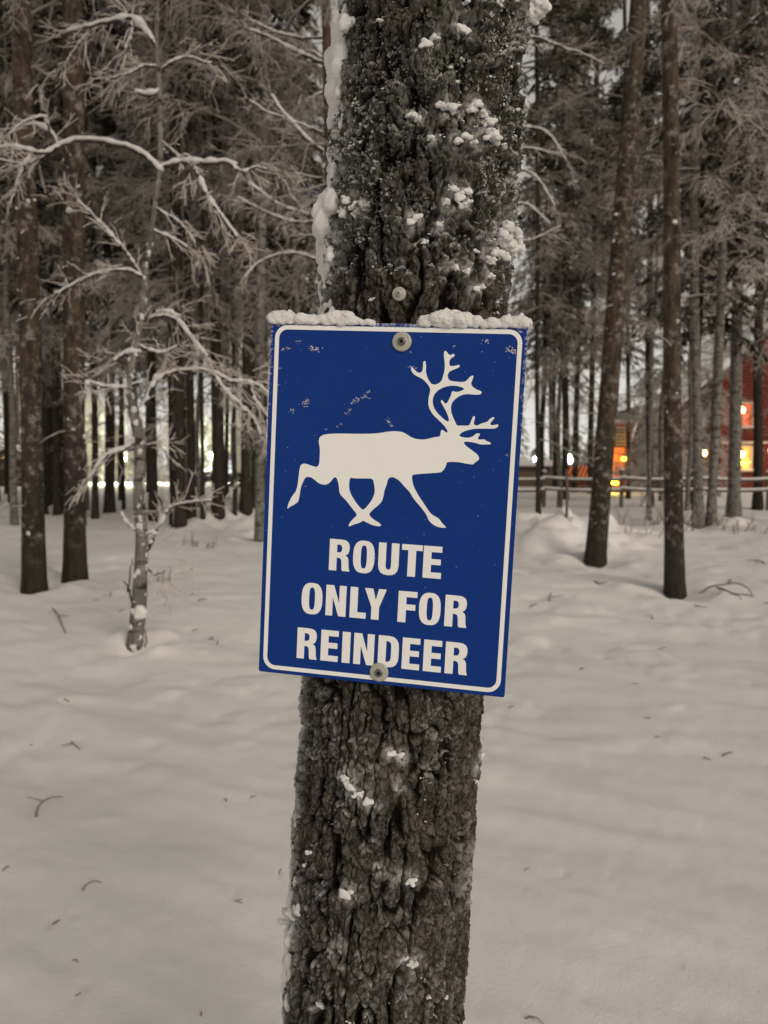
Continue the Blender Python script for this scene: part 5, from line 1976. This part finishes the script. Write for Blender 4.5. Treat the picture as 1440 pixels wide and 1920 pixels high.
for i, (px, d, v) in enumerate([(205, 47, 0), (238, 52, 1), (272, 48, 1), (300, 53, 0), (372, 49, 1), (402, 53, 0), (446, 50, 1), (60, 46, 1), (160, 50, 0)]):
    B = at(px, 900, d)
    B.z = float(ground(B.x, B.y))
    t = thing('rimed_bush', 'rime-furred sapling bush standing against the lamp glow across the clearing', 'bush', B, i * 1.7, 'rimed bushes before the lamps')
    tag(link('twigs', BUSH[v], t), kind='stuff')

# ------------------------------------------------------------------ rail fence along the clearing
fence = thing('rail_fence', 'two-rail wooden fence with snow on its rails, crossing in front of the houses', 'fence', (0, 0, 0))
fp = [(905, 24.5), (1020, 25.5), (1165, 25.0), (1300, 24.5), (1440, 24.0), (1585, 23.5)]
tops = []
for px, d in fp:
    p = at(px, 900, d)
    z = float(ground(p.x, p.y))
    mb = MB()
    mb.tube([(p.x, p.y, z - .3), (p.x + .02, p.y, z + .55), (p.x + .01, p.y, z + 1.22)], [.065, .060, .055], 9, 0, True, .1)
    po = link('post', mb.mesh('post', M_WOOD), fence)
    mb = MB()
    mb.ball((p.x + .01, p.y, z + 1.25), .075, 1, (1, 1, .6), .2)
    link('post_snow', mb.mesh('post_snow', M_ROOFSNOW), po)
    tops.append((p.x, p.y))
for (xa, ya), (xb, yb) in zip(tops[:-1], tops[1:]):
    for py in (897, 917):
        za = CAM_H - (py - 872) / F_PX * ya + .01
        zb = CAM_H - (py - 872 + 2) / F_PX * yb
        n = 9
        t_ = np.linspace(-.02, 1.02, n)
        P = np.stack([xa + (xb - xa) * t_, ya + (yb - ya) * t_ - .10, za + (zb - za) * t_ - .05 * np.sin(np.clip(t_, 0, 1) * math.pi) + .01 * (rng.random(n) - .5)], -1)
        mb = MB()
        mb.tube(P, [.045] * n, 8, 0, True, .12)
        ra = link('rail', mb.mesh('rail', M_WOOD), fence)
        mb = MB()
        mb.tube(P + np.array([0, 0, .045]), [.040] * n, 7, 0, True, .35)
        link('rail_snow', mb.mesh('rail_snow', M_ROOFSNOW), ra)
# loose stakes standing in front of the fence
for (px, py, h, w) in ((1062, 972, 92, 6), (1005, 948, 55, 3), (1016, 944, 48, 3), (1053, 950, 40, 3)):
    B = hit(px, py)
    k = B.y / F_PX
    mb = MB()
    mb.tube([(0, 0, -.2), (.01, 0, h * k * .5), (-.01, 0, h * k)], [w * k / 2, w * k / 2, w * k * .45], 7, .2, True, .15)
    t = tag(link('wooden_stake', mb.mesh('wooden_stake', M_WOOD), None, B), 'tall wooden stake in the snow just before the rail fence' if w > 4 else 'thin bare stake in the snow just before the rail fence', 'stake',
            None if w > 4 else 'thin stakes by the fence')

for o_, b_ in ((fence, (tops[0][0], tops[0][1], 0.0)),):
    o_.location = b_
    for ch in o_.children:
        ch.location = (-b_[0], -b_[1], -b_[2])

# ================================================================== small things on the snow
def curve_twig(pxs, w, label, group, lift=None, name='twig', cat='twig', rim=.45):
    """bent twig: the ends on the snow, the middle raised as the pixels show it"""
    ends = [hit(*pxs[0]), hit(*pxs[-1])]
    n = len(pxs)
    pts = []
    for i, (x, y) in enumerate(pxs):
        f = i / (n - 1)
        d = ends[0].y + (ends[1].y - ends[0].y) * f
        q = at(x, y, d)
        gz = float(ground(q.x, q.y))
        if q.z < gz + .004:
            q = hit(x, y)
            q.z += .002
        pts.append(q)
    pts[0].z -= .02
    B = ends[0]
    P = np.array([tuple(p - B) for p in pts])
    m = (n - 1) * 6 + 1
    s = np.linspace(0, n - 1, m)
    Q = np.stack([np.interp(s, range(n), P[:, i]) for i in range(3)], -1)
    for _ in range(4):
        Q[1:-1] = .25 * Q[:-2] + .5 * Q[1:-1] + .25 * Q[2:]
    k = B.y / F_PX
    mb = MB()
    mb.tube(Q, np.linspace(w * k * .42, w * k * .18, m), 6, rim, True, .35)
    if rnd.random() < .55:
        j = int(m * (.35 + .4 * rnd.random()))
        dv = Q[-1] - Q[0]
        sd = np.array([dv[1], -dv[0], abs(dv[0]) * .25]) * (.5 if rnd.random() < .5 else -.5) + dv * .3
        mb.tube([Q[j], Q[j] + sd * .35 + [0, 0, .003], Q[j] + sd * .6], [w * k * .24, w * k * .2, w * k * .1], 5, rim, True, .3)
    return tag(link(name, mb.mesh(name, M_TWIG), None, B), label, cat, group)

TL, TG = 'short dark twig end poking out of the smooth snow', 'twig ends poking out of the snow'
curve_twig([(66, 1536), (70, 1515), (80, 1502), (98, 1494), (119, 1494)], 6, 'hooped dark twig standing out of the snow above a small hollow', None)
curve_twig([(150, 1673), (158, 1662), (170, 1653), (180, 1651), (191, 1656)], 5, 'small arched twig humped up out of the smooth snow', None)
curve_twig([(97, 1137), (108, 1150), (115, 1170), (124, 1188)], 5, 'pale snapped stick slanting out of the snow near the stout pine', None)
curve_twig([(975, 1907), (992, 1905), (1008, 1908), (1020, 1922)], 6, 'curled twig lying on the snow close to the foot of the sign-bearing pine', None)
for path, w in [([(131, 1382), (138, 1395), (150, 1406)], 6), ([(-4, 1640), (6, 1632), (15, 1624)], 6), ([(92, 1733), (102, 1730), (112, 1726)], 7), ([(137, 1793), (142, 1800), (147, 1806)], 6),
                ([(130, 1874), (142, 1868), (152, 1862)], 5), ([(375, 1910), (377, 1904), (378, 1898)], 6), ([(428, 1682), (440, 1690), (455, 1694)], 5), ([(1312, 1413), (1322, 1421), (1333, 1426)], 6),
                ([(1350, 1422), (1358, 1414), (1370, 1411)], 6), ([(1176, 1278), (1186, 1282), (1196, 1283)], 5), ([(1200, 1343), (1210, 1346), (1218, 1348)], 4), ([(1228, 1218), (1238, 1217), (1248, 1214)], 5),
                ([(1085, 1260), (1088, 1255), (1093, 1252)], 4), ([(945, 1330), (955, 1328), (963, 1324)], 5), ([(1222, 1378), (1232, 1382), (1244, 1384)], 7), ([(390, 1200), (397, 1193), (402, 1200)], 6),
                ([(404, 1210), (408, 1205), (410, 1200)], 4), ([(115, 1305), (122, 1312), (130, 1316)], 7), ([(356, 1183), (364, 1182), (372, 1181)], 6), ([(215, 1148), (225, 1146), (232, 1143)], 4),
                ([(172, 1126), (178, 1126), (184, 1126)], 6), ([(206, 1122), (207, 1116), (208, 1110)], 4), ([(1130, 1098), (1122, 1093), (1115, 1090)], 7), ([(985, 1142), (998, 1136), (1008, 1132)], 5),
                ([(1032, 1132), (1030, 1122), (1034, 1112)], 4), ([(1300, 1132), (1312, 1138), (1326, 1140)], 6), ([(1225, 1150), (1222, 1156), (1225, 1162)], 4), ([(1428, 1133), (1436, 1131), (1446, 1130)], 5),
                ([(1206, 1082), (1212, 1083), (1220, 1083)], 6), ([(980, 1640), (984, 1632), (992, 1628)], 3), ([(520, 1640), (524, 1634), (528, 1630)], 4), ([(52, 1400), (57, 1397), (63, 1396)], 5),
                ([(460, 1500), (470, 1496), (480, 1493)], 4), ([(420, 1508), (424, 1503), (426, 1498)], 4), ([(1436, 1058), (1428, 1052), (1418, 1050)], 5), ([(335, 1130), (350, 1124), (362, 1112)], 4),
                ([(365, 1128), (378, 1122), (390, 1124)], 4)]:
    curve_twig(path, w, TL, TG)
# arched fallen branch by the dark pine
fb = [[(1310, 1113), (1328, 1101), (1345, 1097), (1362, 1096), (1378, 1092), (1395, 1097), (1408, 1108), (1410, 1120)], [(1340, 1098), (1355, 1104), (1372, 1112), (1386, 1118), (1390, 1125)],
      [(1358, 1107), (1350, 1112), (1345, 1116)], [(1365, 1094), (1368, 1084), (1372, 1092)]]
a0 = curve_twig(fb[0], 6, 'arched fallen branch with forked twigs lying on the snow beside the dark pine', None, name='fallen_branch', cat='branch', rim=.35)
for path in fb[1:]:
    c_ = curve_twig(path, 5, None, None, name='side_twig', cat=None, rim=.35)
    c_.location = c_.location - a0.location
    c_.parent = a0

# dry weeds and rimed bush stems along the clearing's edge
def weed(px, py, n, hmax, seed, label, group):
    global rng
    keep, rng = rng, np.random.default_rng(seed)
    B = hit(px, py)
    t = thing('dry_weed', label, 'plant', B, 0, group)
    k = B.y / F_PX
    mb = MB()
    S, D, L = [], [], []
    for i in range(n):
        a = rng.random() * 6.28
        h = hmax * k * (.45 + .6 * rng.random())
        p = limb(mb, ((rng.random() - .5) * .25, (rng.random() - .5) * .25, -.05), (.35 * math.cos(a), .35 * math.sin(a), 1), h, .008 + .006 * rng.random(), 7, -1.3 * rng.random(), .12, .35, 5)
        for q0, q1 in zip(p[2:-1], p[3:]):
            S.append(q0)
            D.append((q1 - q0) / np.linalg.norm(q1 - q0))
            L.append(h * .22)
    tag(link('stems', mb.mesh('stems', M_TWIG), t), kind='stuff')
    mb = MB()
    S, D, L = np.array(S), np.array(D), np.array(L)
    a_, b_, c_ = sprout(S, D, L, 2, 1.0, .9, .1)
    bend(mb, a_, b_, c_, .007, .004, -.2, .7, 3)
    tag(link('twigs', mb.mesh('twigs', M_TWIG), t), kind='stuff')
    rng = keep
for i, (px, py, n, h) in enumerate([(1172, 985, 3, 60), (1200, 950, 5, 55), (1200, 985, 4, 50), (1232, 985, 6, 60), (1250, 975, 5, 55), (1290, 995, 5, 50), (1345, 985, 5, 45), (1405, 995, 4, 40),
                                    (1437, 1000, 5, 60), (1360, 995, 4, 30), (1385, 1000, 3, 35), (1225, 1005, 3, 30), (1180, 1000, 3, 30)]):
    weed(px, py, n, h, 500 + i, 'bent dry weed stems furred with rime at the edge of the clearing', 'dry weeds at the clearing edge')
for i, (px, py, n, h) in enumerate([(355, 1020, 6, 30), (395, 1028, 6, 26), (375, 1024, 5, 22)]):
    weed(px, py, n, h, 540 + i, 'low snow-covered tuft of twigs in front of the snow bank', 'twig tufts by the snow bank')
weed(297, 1090, 5, 34, 550, 'thin forked shoots in the snow beside the crooked birch', None)
